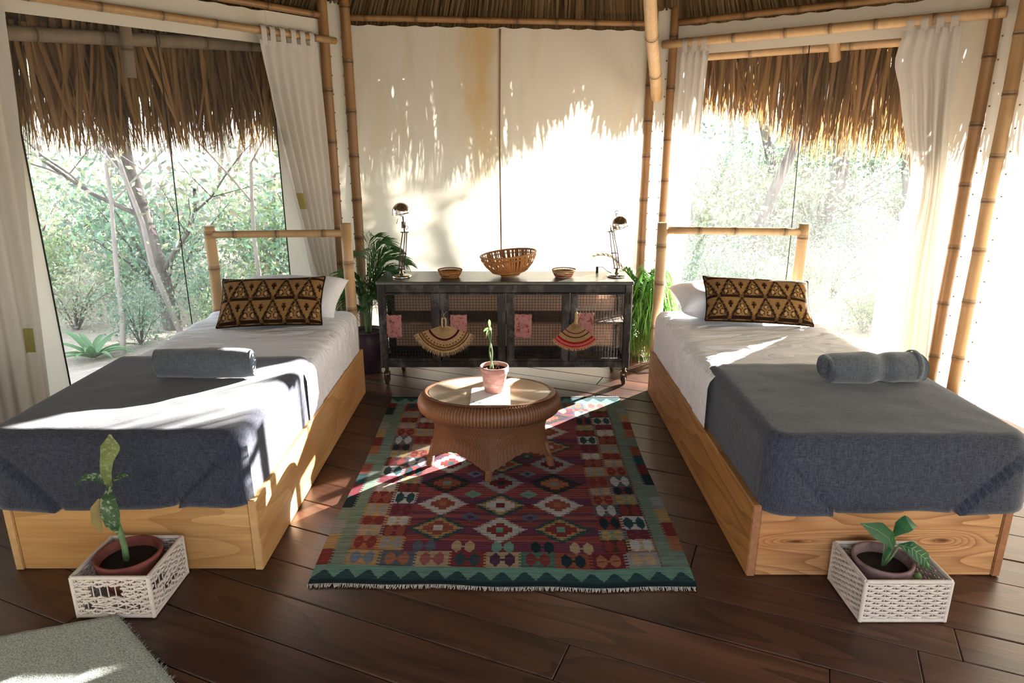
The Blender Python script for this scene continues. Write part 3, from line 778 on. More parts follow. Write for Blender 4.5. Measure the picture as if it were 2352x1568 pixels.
def towel(x, y, z, ln, r, rz, label, pinch, seed):
    """rolled towel: a spiral band extruded along its length, loose outer edge"""
    root = thing('towel', (x, y, z), label, 'towel', None, rz); turns = 3.70; th = r / 4.2; N = 90
    def rad(a, f): return r * (1 - .0) - th * (turns * 2 * math.pi - a) / (2 * math.pi)
    xs = np.linspace(-ln / 2, ln / 2, 36); rows = []
    for X in xs:
        q = X / (ln / 2); rd = 1 - .10 * abs(q) ** 8 + .03 * math.sin(q * 4 + seed)
        rd -= pinch * math.exp(-((q - .12) / .16) ** 2)
        row = []
        for k in range(N + 1):
            a = turns * 2 * math.pi * k / N; rr = rad(a, 0) * rd; rr = max(rr, .004)
            bm = .0035 * mnoise.noise(Vector((X * 16, math.cos(a) * 3, math.sin(a) * 3 + seed))) if k > N * .66 else 0
            row.append(Vector((X + (.012 * math.sin(a * .9) if abs(q) > .97 else 0), (rr + bm) * math.cos(a), max(-(r - .006), (rr + bm) * math.sin(a)) + r - .006)))
        for k in range(N, -1, -1):
            a = turns * 2 * math.pi * k / N; rr = max(rad(a, 0) * rd - th * .8, .002)
            row.append(Vector((X, rr * math.cos(a), max(-(r - .012), rr * math.sin(a)) + r - .006)))
        rows.append(row)
    mb = MB(); mb.grid(rows, cv=True); M_ = len(rows[0]); o = len(mb.v) - M_ * len(rows)
    for base, rev in ((o, True), (o + M_ * (len(rows) - 1), False)):
        for k in range(N):
            q = (base + k, base + k + 1, base + M_ - 2 - k, base + M_ - 1 - k)
            mb.f.append(q[::-1] if rev else q); mb.c.append(None); mb.s.append(False)
    mb.build('rolled_cloth', MT['towel'], root, False)
    # hem bands near both ends
    for q in ((.86,) if pinch > .1 else ()):
        X = q * ln / 2; mb = MB(); P = []
        for dx in (-.012, -.006, .006, .012):
            rd = (1 - .10 * abs(q) ** 8 + .03 * math.sin(q * 4 + seed)) * r + (.0015 if abs(dx) < .01 else -.002)
            P.append([(X + dx, rd * math.cos(R(g)), max(-(r - .006), rd * math.sin(R(g))) + r - .006) for g in range(-20, 215, 8)])
        mb.grid(P); mb.build('hem_band', MT['towel'], root, False)
    return root
towel(-1.385, 2.93, .588, .43, .073, R(1), 'rolled grey towel with a sunlit end on the navy blanket', .02, 1)
towel(1.59, 2.86, .588, .425, .075, R(3), 'rolled grey towel pinched in the middle on the slate blanket', .17, 2)

# ------------------------------------------------------------------ rugs
def make_rug():
    X0, X1, Y0, Y1 = -.772, .695, 2.205, 4.172; nu, nv = 294, 394
    C = np.zeros((nu, nv, 3), dtype=np.float32)
    U = (np.arange(nu)[:, None] + .5) / nu * np.ones((1, nv)); Vv = (np.arange(nv)[None, :] + .5) / nv * np.ones((nu, 1))
    W_, H_ = 1.467, 1.967
    K = dict(red=lin(150, 36, 34), crim=lin(128, 24, 40), rust=lin(164, 74, 40), orange=lin(186, 104, 50), pink=lin(176, 84, 86), mag=lin(128, 50, 92),
             plum=lin(92, 46, 84), gold=lin(196, 154, 70), tan=lin(196, 164, 116), teal=lin(36, 84, 92), dteal=lin(24, 56, 64), sage=lin(122, 150, 130),
             aqua=lin(104, 168, 150), grey=lin(156, 158, 158), slate=lin(88, 102, 122), blue=lin(112, 132, 164), white=lin(200, 200, 194), char=lin(44, 44, 46), green=lin(72, 128, 108), brown=lin(92, 52, 36))
    rg = random.Random(3); rows_tone = np.array([rg.uniform(-1, 1) for _ in range(nv)])
    def paint(mask, c): C[mask] = K[c] if isinstance(c, str) else c
    # red and magenta ground with streaks
    s = np.array([mnoise.noise(Vector((0, j * .045, 1))) + .5 * mnoise.noise(Vector((0, j * .16, 5))) for j in range(nv)])
    for j in range(nv):
        a, b = ('pink', 'red') if s[j] > .10 else (('mag', 'plum') if s[j] < -.1 else ('red', 'rust'))
        f = .5 + .5 * math.sin(j * 1.7); C[:, j, :] = np.array(K[a]) * f + np.array(K[b]) * (1 - f)
    def hexes(cu, cv, wu, hv, c, gap=.012, slit=None):
        for sg in (-1, 1):
            du = np.abs(U * W_ - (cu * W_ + sg * (wu / 2 + gap))); dv = np.abs(Vv * H_ - cv * H_)
            d = np.maximum(du / (wu / 2), dv / (hv / 2) * .62 + du / (wu / 2) * .55)
            paint(d < 1, c)
            if slit: paint((d < .75) & (dv < .004), slit)
        paint((np.abs(U * W_ - cu * W_) < gap + .01) & (np.abs(Vv * H_ - cv * H_) < .006), c)
    def block(u0, u1, v0, v1, c, serr=.006):
        e = serr / W_ * (np.mod(np.floor(Vv * nv / 2), 2) * 2 - 1)
        paint((U > u0 + e) & (U < u1 + e) & (Vv > v0) & (Vv < v1), c)
    def diamond(cu, cv, hw, hh, layers, step=.018):
        du = np.abs(U - cu) * W_; dv = np.abs(Vv - cv) * H_
        for (sc, c, tooth) in layers:
            q = np.floor(dv / step) * step + step * .5
            d = du / hw + q / hh + tooth * np.mod(dv / step, 1.0)
            paint(d < sc, c)
    pal = ['gold', 'slate', 'tan', 'red', 'tan', 'green', 'rust', 'crim', 'grey']
    mot = ['blue', 'orange', 'pink', 'teal', 'plum', 'red', 'dteal', 'orange', 'tan']
    # three columns of stepped diamonds
    kinds = [[('teal', 'gold', 'rust', 'white'), ('white', 'white', 'red', 'aqua'), ('teal', 'gold', 'red', 'aqua')],
             [('white', 'white', 'rust', 'orange'), ('teal', 'gold', 'white', 'crim'), ('white', 'white', 'rust', 'orange')],
             [('dteal', 'brown', 'rust', 'sage'), ('grey', 'grey', 'crim', 'dteal'), ('dteal', 'brown', 'orange', 'sage')],
             [('white', 'white', 'red', 'teal'), ('teal', 'gold', 'rust', 'white'), ('grey', 'grey', 'crim', 'aqua')]]
    for r in range(8):
        cv = .198 + r * .104
        for k, cu in enumerate((.31, .49, .668)):
            a, b, c, d = kinds[(r) % 4][(k + (r // 4)) % 3]
            diamond(cu, cv, .150 if a in ('teal', 'dteal') else .125, .118, [(1.06, a, .34), (.84, b, .34), (.52, c, .0), (.2, d, 0)])
        for cu in (.40, .58):
            diamond(cu, cv + .048, .052, .042, [(1.0, ('slate', 'aqua', 'blue', 'teal')[r % 4], .2), (.4, ('plum', 'sage')[r % 2], 0)], .010)
            diamond(cu, cv - .004, .03, .026, [(1.0, ('mag', 'crim')[r % 2], .2)], .010)
    # side columns of blocks with paired hexagons
    bl = ['orange', 'grey', 'rust', 'gold', 'crim', 'tan', 'mag', 'white', 'brown', 'sage', 'red', 'slate']
    ml = ['teal', 'red', 'white', 'dteal', 'grey', 'red', 'tan', 'crim', 'white', 'rust', 'gold', 'red']
    for side in (0, 1):
        for cc, (ua, ub) in enumerate(((.075, .148), (.148, .222))):
            v = .115; k = side * 5 + cc * 3
            while v < .945:
                hgt = (.052, .044, .038, .056)[(k + cc) % 4]; a, b = (ua, ub) if side == 0 else (1 - ub, 1 - ua)
                block(a, b, v, min(v + hgt, .945), bl[k % 12]); hexes((a + b) / 2, v + hgt / 2, .036, min(hgt * H_ * .72, .065), ml[(k * 5 + 1) % 12], .008, bl[k % 12] if k % 3 == 0 else None)
                v += hgt; k += 1
    # bottom and top block rows, purple band
    for (va, vb, rev) in ((.058, .112, 0), (.89, .944, 3)):
        for k in range(9):
            a = .07 + k * .0956; block(a, a + .0956, va, vb, pal[(k + rev) % 9]); hexes(a + .0478, (va + vb) / 2, .040, .058, mot[(k + rev) % 9], .008, pal[(k + rev) % 9] if k % 2 else None)
    for (va, vb) in ((.112, .148), (.858, .89)):
        block(.222, .778, va, vb, 'mag')
        for j in range(nv):
            if va < (j + .5) / nv < vb and j % 3 == 0: paint((U > .222) & (U < .778) & (np.abs(Vv - (j + .5) / nv) < .4 / nv), 'crim')
        for k in range(5): hexes(.28 + k * .11, (va + vb) / 2, .04, .055, ('slate', 'tan', 'aqua', 'dteal', 'tan')[k], .006)
    # sage inner border and outer edge blocks
    e = .006 * (np.mod(np.floor(Vv * nv / 2), 2)); edge = np.minimum(U, 1 - U)
    paint(edge < .072 + e * .9, 'sage')
    oc = ['red', 'rust', 'dteal', 'gold', 'sage', 'crim', 'grey', 'orange', 'teal', 'sage']
    for k in range(16):
        v0 = .06 + k * .056
        for side in (0, 1):
            msk = (U < .032 + e) if side == 0 else (U > .968 - e); paint(msk & (Vv > v0) & (Vv < v0 + .056), oc[(k * 3 + side * 4) % 10])
    ve = np.minimum(Vv, 1 - Vv); paint(ve < .058, 'aqua'); zig = np.abs(np.mod(U * 17, 1) - .5) * 2
    paint(ve < .018 + .024 * np.clip(1.25 - zig * 1.3, 0, 1), 'teal'); paint(ve < .012, 'dteal')
    tone = 1 + .16 * rows_tone[None, :, None]; C *= tone
    g_ = C.mean(axis=2, keepdims=True); C[:] = (g_ * .30 + C * .70) * .60
    # mesh: thin woollen sheet, slightly wavy
    verts = np.zeros((nu + 1, nv + 1, 3)); iu = np.arange(nu + 1) / nu; iv = np.arange(nv + 1) / nv
    verts[:, :, 0] = X0 + (X1 - X0) * iu[:, None]; verts[:, :, 1] = Y0 + (Y1 - Y0) * iv[None, :]
    verts[:, :, 0] += .006 * np.sin(iv * 9)[None, :] * (iu[:, None] * 2 - 1)
    verts[:, :, 1] += (.012 * np.sin(iu * 5 + 1) + .004 * np.sin(iu * 23))[:, None] * (1 - iv)[None, :]
    verts[:, :, 2] = .009 + .0025 * np.sin(iu * 15)[:, None] * np.sin(iv * 19)[None, :]
    root = thing('kilim_rug', (-.04, 3.19, 0), 'colourful geometric kilim rug with stepped diamonds under the wicker table', 'rug')
    vv = verts.reshape(-1, 3) - np.array([-.04, 3.19, 0]); base = (np.arange(nu)[:, None] * (nv + 1) + np.arange(nv)[None, :]).ravel()
    faces = np.stack([base, base + nv + 1, base + nv + 2, base + 1], 1)
    me = bpy.data.meshes.new('woven_field'); me.from_pydata(vv.tolist(), [], faces.tolist())
    at = me.color_attributes.new('Col', 'FLOAT_COLOR', 'CORNER'); arr = np.ones((nu * nv, 4, 4), dtype=np.float32); arr[:, :, :3] = C.reshape(-1, 1, 3)
    at.data.foreach_set('color', arr.ravel()); me.materials.append(MT['kilim'])
    ob = bpy.data.objects.new('woven_field', me); col.objects.link(ob); ob.parent = root
    md = ob.modifiers.new('thickness', 'SOLIDIFY'); md.thickness = .006; md.offset = -1
    rg = random.Random(8)
    for (yy, sg, i0) in ((0, -1, 0), (nv, 1, nv)):
        mb = MB()
        for k in range(360):
            u = (k + .5) / 360; p = verts[int(u * nu), i0]; a = rg.gauss(0, .6)
            mb.ribbon([(p[0], p[1], .008), (p[0] + .004 * a, p[1] + sg * .010, .007), (p[0] + .009 * a, p[1] + sg * rg.uniform(.014, .022), .003)], [.003, .003, .0015], (1, 0, 0), lin(190, 184, 176), 0)
        f = mb.build('fringe', MT['kilim'], root); tag(f, None, None, None, 'stuff')
make_rug()
# pale grey-green shaggy rug
def grey_rug():
    root = thing('floor_mat', (-1.75, 1.55, 0), 'pale grey-green woven mat with sun stripe on the bare floorboards', 'rug')
    c0 = Vector((-1.385, 2.025, 0)); d1 = Vector((.745, -.667, 0)); d2 = Vector((-.952, -.306, 0)); mb = MB(); P = []
    for i in range(61):
        row = []
        for j in range(61):
            p = c0 + d1 * (1.1 * i / 60) + d2 * (1.5 * j / 60); p.z = .012 + .0025 * mnoise.noise(p * 60) + .0015 * mnoise.noise(p * 160); row.append(p)
        P.append(row)
    mb.grid(P); ob = mb.build('woven_pile', MT['mat'], root); md = ob.modifiers.new('thickness', 'SOLIDIFY'); md.thickness = .010; md.offset = -1
    rg = random.Random(4); mb = MB()
    for k in range(2600):
        if k < 500: i, j = rg.random(), 0.0
        elif k < 700: i, j = 0.0, rg.random()
        else: i, j = rg.random(), rg.random()
        p = c0 + d1 * (1.1 * i) + d2 * (1.5 * j); p.z = .011; q = Vector((rg.gauss(0, .006), rg.gauss(0, .006), rg.uniform(.003, .010)))
        if k < 500: q += -d2 * .008
        mb.ribbon([p, p + q * .6, p + q], [.003, .0025, .001], (rg.gauss(0, 1), rg.gauss(0, 1), .01), None, 0)
    tag(mb.build('loose_fibres', MT['mat'], root), None, None, None, 'stuff')
t_ = NT('mat_fibre'); f_ = t_.noise(t_.coord('Object', (1, 1, 1), False), 190, 3, .7)
MT['mat'] = t_.pbr(t_.ramp(f_, [(.35, (.16, .175, .15)), (.5, (.36, .39, .35)), (.66, (.52, .55, .50))]), .95, 0, t_.bump(f_, .9, .006), .1, .2)
grey_rug()
# ------------------------------------------------------------------ sideboard
t_ = NT('worn_metal_paint'); v_ = t_.coord('Object', (1, 1, 1), False); n1 = t_.noise(v_, 9, 6, .7); n2 = t_.noise(t_.coord('Object', (14, 14, 3), False), 1, 5, .7)
w_ = t_.math('MULTIPLY', t_.math('SUBTRACT', t_.math('MULTIPLY', t_.math('ADD', n1, n2), .5), .50, True), 5.0, True)
c_ = t_.mix(w_, t_.ramp(n1, [(.3, (.010, .009, .008)), (.7, (.030, .026, .022))]), (.15, .135, .12))
MT['cab'] = t_.pbr(c_, .55, .0, t_.bump(n1, .3, .003), .35)
t_ = NT('worn_top'); n1 = t_.noise(t_.coord('Object', (3, 9, 9), False), 2, 5, .65)
MT['cabtop'] = t_.pbr(t_.ramp(n1, [(.3, (.03, .032, .026)), (.55, (.075, .08, .065)), (.75, (.15, .15, .13))]), .30, 0, t_.bump(n1, .1, .002), .5)
MT['wire'] = m_plain('dark_wire', (.035, .03, .026), .5, .4)
t_ = NT('burlap_back'); n1 = t_.noise(t_.coord('Object', (4, 4, 4), False), 1.5, 3)
MT['burlap'] = t_.thin(t_.mix(n1, (.36, .26, .20), (.50, .40, .33)), .45)
MT['shelf'] = m_plain('shelf_wood', (.16, .11, .075), .7, var=.3)
MT['rust'] = m_plain('rusty_iron', (.055, .032, .022), .75, .3, var=.5, nscale=30)

CX0, CX1, CY0, CY1, CZ0, CZ1 = -.888, .796, 4.40, 4.77, .132, .725
cab = thing('sideboard', (-.046, 4.585, 0), 'dark weathered metal sideboard with wire mesh doors on caster wheels', 'sideboard')
mb = MB(); mb.cbox((CX0 - .006, CY0 - .006, CZ1 - .022), (CX1 + .006, CY1 + .006, CZ1), .005); mb.build('top', MT['cabtop'], cab)
mb = MB(); mb.cbox((CX0 + .01, CY0 + .01, CZ0), (CX1 - .01, CY1 - .01, CZ0 + .016), .003); mb.build('bottom_panel', MT['cab'], cab)
mb = MB(); mb.cbox((CX0 + .03, CY0 + .035, .425), (CX1 - .03, CY1 - .02, .443), .003); mb.build('shelf', MT['shelf'], cab)
for (x, y) in ((CX0, CY0), (CX1 - .05, CY0), (CX0, CY1 - .04), (CX1 - .05, CY1 - .04)):
    mb = MB(); mb.cbox((x, y, CZ0 - .004), (x + .05, y + .04, CZ1 - .022), .004); mb.build('corner_post', MT['cab'], cab)
for z0, z1, nm in ((CZ1 - .075, CZ1 - .022, 'top_rail'), (CZ0, CZ0 + .045, 'bottom_rail')):
    for (y, q) in ((CY0 + .003, 0), (CY1 - .030, 1)):
        mb = MB(); mb.cbox((CX0 + .05, y, z0), (CX1 - .05, y + .027, z1), .003); mb.build(nm, MT['cab'], cab)
    for x in (CX0 + .002, CX1 - .032):
        mb = MB(); mb.cbox((x, CY0 + .04, z0), (x + .03, CY1 - .04, z1), .003); mb.build(nm, MT['cab'], cab)
doors = [(-.836, -.480, 0), (-.474, -.043, 1), (-.037, .382, 0), (.388, .746, 1)]
panels = [(-.836, -.537), (-.420, -.098), (.017, .330), (.437, .746)]
def wiremesh(mb, axis, a0, a1, z0, z1, c, pitch=.0195, r=.0013):
    n = int((a1 - a0) / pitch)
    for k in range(n + 1):
        a = a0 + (a1 - a0) * k / n; mb.tube([((a, c, z0) if axis == 0 else (c, a, z0)), ((a, c, z1) if axis == 0 else (c, a, z1))], r, 4, False)
    n = int((z1 - z0) / pitch)
    for k in range(n + 1):
        z = z0 + (z1 - z0) * k / n; c2 = c + r * 1.5; mb.tube([((a0, c2, z) if axis == 0 else (c2, a0, z)), ((a1, c2, z) if axis == 0 else (c2, a1, z))], r, 4, False)
for (d, p) in zip(doors, panels):
    mb = MB(); y0, y1 = CY0 - .004, CY0 + .020; za, zb = CZ0 + .047, CZ1 - .077
    for (xa, xb) in ((d[0], p[0]), (p[1], d[1])):
        if xb - xa > .01: mb.cbox((xa, y0, za), (xb, y1, zb), .003)
    for (q0, q1) in ((za, za + .018), (zb - .012, zb)): mb.cbox((p[0], y0 + .002, q0), (p[1], y1, q1), .002)
    dr = mb.build('door', MT['cab'], cab)
    mb = MB(); wiremesh(mb, 0, p[0] - .003, p[1] + .003, za + .01, zb - .006, CY0 + .010); mb.build('wire_mesh', MT['wire'], dr)
for x in (CX0 + .012, CX1 - .014):
    mb = MB(); wiremesh(mb, 1, CY0 + .04, CY1 - .04, CZ0 + .045, CZ1 - .075, x); mb.build('side_mesh', MT['wire'], cab)
mb = MB(); mb.cbox((CX0 + .04, CY1 - .012, CZ0 + .03), (CX1 - .04, CY1 - .010, CZ1 - .06), .0005); mb.build('back_cloth', MT['burlap'], cab)
for k, xx in enumerate((-.095, -.475, .385)):      # latches and hinges on the stiles
    mb = MB(); mb.cbox((xx - .008, CY0 - .010, .30), (xx + .008, CY0 - .003, .36), .002); mb.build('latch', MT['rust'], cab)
for z in (.24, .575):
    for dx in (0, .022):
        mb = MB(); mb.cbox((.756 + dx, CY0 - .006, z), (.766 + dx, CY0 + .002, z + .075), .002); mb.build('hinge', MT['rust'], cab)
for (x, y) in ((CX0 + .032, CY0 + .03), (CX1 - .030, CY0 + .03), (CX0 + .10, CY1 - .05), (CX1 - .07, CY1 - .05)):
    mb = MB(); mb.tube([(x, y, CZ0), (x, y, .085)], [.014, .012], 10)
    for s in (-.017, .017): mb.cbox((x + s - .003, y - .012, .03), (x + s + .003, y + .012, .095), .001)
    ca_ = mb.build('caster', MT['rust'], cab); mb = MB(); seg = []
    for (r_, q) in ((.004, -.012), (.028, -.012), (.034, -.008), (.034, .008), (.028, .012), (.004, .012)):
        seg.append([(x + q, y + r_ * math.cos(2 * math.pi * k / 20), .034 + r_ * math.sin(2 * math.pi * k / 20)) for k in range(20)])
    mb.grid(seg, cv=True); mb.build('wheel', MT['rust'], ca_)

# pink printed cards fixed on the doors
t_ = NT('pink_print'); v_ = t_.coord('Object', (1, 1, 1)); f_ = t_.noise(v_, 42, 3, .7, .6); f2_ = t_.noise(v_, 18, 2)
MT['pink'] = t_.pbr(t_.mix(t_.math('MULTIPLY', t_.math('SUBTRACT', f_, .52, True), 8, True), t_.mix(f2_, (.36, .15, .13), (.44, .22, .19)), (.17, .045, .045)), .9)
for (x0, x1, z0, z1, lab) in ((-.836, -.735, .345, .502, 'door beside the corner post and palm'), (-.412, -.30, .36, .503, 'door half behind the hanging brown fan'), (.016, .131, .343, .508, 'door between the two straw fans'), (.442, .542, .36, .517, 'door half behind the hanging red-striped fan')):
    mb = MB(); P = []
    for i in range(9):
        P.append([(lerp(x0, x1, i / 8) + .002 * math.sin(j * 2.2), CY0 - .007 + .002 * math.sin(i * 1.1 + j) - .002, lerp(z0, z1, j / 10) + .003 * math.sin(i * 1.9)) for j in range(11)])
    mb.grid(P); o = mb.build('printed_card', MT['pink']); md = o.modifiers.new('thickness', 'SOLIDIFY'); md.thickness = .0012; md.offset = 0
    tag(o, 'pink printed card on the mesh ' + lab, 'card', 'pink cards on the sideboard')

# straw hand fans
def hand_fan(name, cx, cz, r0, r1, a0, a1, bands, handle_z, label, cz_curve=0.0, fringe_len=.02, open_handle=False, rot=0):
    root = thing(name, (cx, CY0 - .02, cz - r1), label, 'fan'); y = CY0 - .016; nr, na = 26, 96; P = []
    for i in range(nr + 1):
        rr = lerp(r0, r1, i / nr); row = []
        for j in range(na + 1):
            a = R(lerp(a0, a1, j / na)); zig = .0028 * (1 if j % 2 else -1) * (i / nr * .7 + .3)
            row.append((cx + rr * math.sin(a), y + zig, cz - rr * math.cos(a) * (1 - cz_curve * abs(math.sin(a)))))
        P.append(row)
    def cf(i, j):
        f = (i + .5) / nr
        for (f0, f1, c) in bands:
            if f0 <= f < f1: return c if not callable(c) else c(i, j)
        k = .86 if j % 2 else 1.08; return (STR[0] * k, STR[1] * k, STR[2] * k)
    mb = MB(); mb.grid(P, colf=cf, smooth=False); ob = mb.build('woven_blade', MT['fan'], root); md = ob.modifiers.new('thickness', 'SOLIDIFY'); md.thickness = .002; md.offset = 0
    mb = MB(); rg = random.Random(cx)
    for j in range(0, na, 1):
        a = R(lerp(a0, a1, (j + .5) / na) + rg.uniform(-1, 1)); q0 = r1 - .002; q1 = r1 + fringe_len * rg.uniform(.6, 1.1)
        z = lambda q: cz - q * math.cos(a) * (1 - cz_curve * abs(math.sin(a)))
        mb.ribbon([(cx + q0 * math.sin(a), y, z(q0)), (cx + q1 * math.sin(a), y - .004, z(q1))], [.0035, .0025], (math.cos(a), 0, math.sin(a)), tuple(s_ * rg.uniform(.75, 1.1) for s_ in STR))
    mb.build('straw_fringe', MT['fan'], root)
    mb = MB(); h0, h1 = cz - r0 * .6 - .012, handle_z
    if open_handle:
        for s in (-1, 1): mb.tube([(cx + s * .010, y, h0), (cx + s * .013, y, (h0 + h1) / 2), (cx + s * .012, y, h1 - .01), (cx + s * .003, y, h1)], .0065, 8, c=STR)
    else: mb.tube([(cx, y, h0), (cx + .003, y - .003, (h0 + h1) / 2), (cx + .002, y, h1)], [.014, .013, .010], 10, c=STR)
    mb.build('handle', MT['fan'], root)
    mb = MB(); top = handle_z + .045
    mb.tube([(cx, y, handle_z - .012), (cx + .002, y + .004, handle_z + .02), (cx - .012, y + .008, top)], .0016, 6); mb.tube([(cx + .002, y + .004, handle_z + .02), (cx + .022, y + .008, top - .005)], .0016, 6)
    mb.build('hanging_wire', MT['steel'], root)
    return root
STR = lin(200, 172, 128); BRN = lin(92, 52, 34); MAR = lin(92, 30, 34); RED = lin(186, 42, 44); PNK = lin(216, 132, 118)
t_ = NT('chrome'); MT['chrome'] = t_.pbr((.78, .74, .70), .08, 1.0)
MT['steel'] = m_plain('grey_steel', (.45, .43, .40), .35, .8)
hand_fan('hand_fan', -.453, .437, .012, .195, -70, 70, [(.47, .53, MAR), (.70, .75, lambda i, j: BRN if (j // 3) % 2 else STR), (.78, .84, lambda i, j: lin(140, 98, 52)), (.88, .93, BRN)], .487, 'straw hand fan with brown bands and long fringe hanging on the sideboard', .05, .028, True)
hand_fan('hand_fan', .424, .465, .014, .198, -49, 47, [(.40, .44, lin(150, 50, 50)), (.52, .56, MAR), (.68, .71, BRN), (.74, .79, RED), (.79, .88, PNK), (.88, .93, RED), (.93, 1.0, PNK)], .522, 'pleated straw hand fan with red and pink stripes hanging on the sideboard', .0, .012, False)

# desk lamps
def lamp(x, y, z, pose, label):
    root = thing('desk_lamp', (x, y, z), label, 'lamp')
    mb = MB(); mb.lathe([(.001, 0), (.066, 0), (.068, .006), (.064, .013), (.040, .018), (.020, .021), (.013, .030), (.010, .055), (.001, .057)], 32, (x, y, z)); mb.build('base', MT['chrome'], root)
    j0 = Vector((x, y, z + .055)); j1 = Vector(pose['elbow']); j2 = Vector(pose['head']); sd = Vector((1, .1, 0)).normalized()
    for k, q in enumerate((-.016, .004, .018)):
        mb = MB(); mb.tube([j0 + sd * q * 1.0, lerp(j0, j1, .5) + sd * q * 1.15, j1 + sd * q * .75], .0036, 8); mb.build('arm_rod', MT['bronze'], root)
    for f in (.0, .42, 1.0):
        p = lerp(j0, j1, f); mb = MB(); mb.tube([p - sd * .026, p + sd * .026], .0038, 8); mb.build('cross_bar', MT['bronze'], root)
    for q in (-.007, .011):      # coil springs at the foot of the arm
        mb = MB(); a, b = lerp(j0, j1, .06) + sd * q, lerp(j0, j1, .33) + sd * q; d = (b - a); e = d.normalized(); s1 = sd; s2 = e.cross(s1).normalized()
        mb.tube([a + d * (k / 90) + (s1 * math.cos(k * .9) + s2 * math.sin(k * .9)) * .0055 for k in range(91)], .0013, 5); mb.build('spring', MT['bronze'], root)
    mb = MB(); mb.tube([j1, lerp(j1, j2, .5), j2], .0045, 8); nk = mb.build('neck', MT['bronze'], root)
    mb = MB(); mb.cbox(tuple(lerp(j1, j2, .45) - Vector((.014, .01, .022))), tuple(lerp(j1, j2, .45) + Vector((-.004, .01, .022))), .002); mb.cbox(tuple(lerp(j1, j2, .45) + Vector((.006, -.008, -.02))), tuple(lerp(j1, j2, .45) + Vector((.012, .008, .02))), .002); mb.build('clamp', MT['bronze'], root)
    kc = lerp(j1, j2, .3) + Vector((.018, -.006, 0)); mb = MB(); mb.tube([kc + Vector((.010 * math.cos(g), 0, .010 * math.sin(g))) for g in np.linspace(0, 2 * math.pi, 20)], .0018, 6, False); mb.build('tension_ring', MT['bronze'], root)
    # dome shade
    A = Vector(pose['axis']).normalized(); q = A.to_track_quat('Z', 'Y').to_matrix(); r = .059; pr = []
    for k in range(13): g = R(90 * k / 12); pr.append((max(.001, r * math.sin(g)), .062 * math.cos(g)))
    pr += [(r, -.008), (r + .003, -.011), (r - .003, -.009)] + [(max(.001, (r - .004) * math.cos(R(g))), .058 * math.sin(R(g)) - .004) for g in (0, 25, 50, 75, 90)]
    mb = MB(); mb.lathe(pr, 36); mb.v = [tuple(q @ Vector(p) + Vector(pose['shade'])) for p in mb.v]; sh = mb.build('shade', MT['chrome'], root)
    mb = MB(); mb.lathe([(.001, -.03), (.012, -.026), (.018, -.008), (.014, .012), (.010, .03)], 16); mb.v = [tuple(q @ Vector(p) + Vector(pose['shade'])) for p in mb.v]; mb.build('bulb', MT['white_glass'], root)
    kb = Vector(pose['knob']); mb = MB()
    if pose.get('ringknob'):
        mb.tube([kb + Vector((.011 * math.cos(g), 0, .011 * math.sin(g))) for g in np.linspace(.4, 5.6, 16)], .0028, 6); mb.tube([kb + Vector((-.006, 0, -.012)), kb + Vector((.0, 0, -.030))], .003, 6)
    else: mb.tube([kb + Vector((.008, 0, .03)), kb], [.0018, .0018], 6); mb.lathe([(.001, -.004), (.003, 0), (.001, .004)], 8, kb)
    mb.build('switch', MT['bronze'], root)
    return root
MT['bronze'] = m_plain('dark_nickel', (.10, .075, .068), .4, .6, var=.15)
MT['white_glass'] = m_plain('opal_glass', (.8, .8, .78), .2)
lamp(-.748, 4.56, .725, dict(elbow=(-.716, 4.57, 1.025), head=(-.724, 4.57, 1.135), shade=(-.729, 4.55, 1.160), axis=(-.12, -.05, 1), knob=(-.758, 4.53, 1.09)), 'chrome dome desk lamp with upright arm standing beside the dark potted palm')
lamp(.712, 4.58, .725, dict(elbow=(.664, 4.57, 1.03), head=(.672, 4.56, 1.085), shade=(.713, 4.54, 1.075), axis=(-.28, -.12, 1), knob=(.690, 4.55, 1.158), ringknob=True), 'chrome dome desk lamp with bent head standing beside the bright green palm')
# cable clip and flex behind the bent lamp
mb = MB(); mb.cbox((.585, 4.70, .725), (.603, 4.715, .770), .003); mb.tube([(.603, 4.70, .765), (.625, 4.69, .772), (.66, 4.66, .745), (.70, 4.63, .732)], .0025, 6)
tag(mb.build('lamp_switch', MT['black']), 'small black inline switch on the flex of the bent lamp', 'switch')

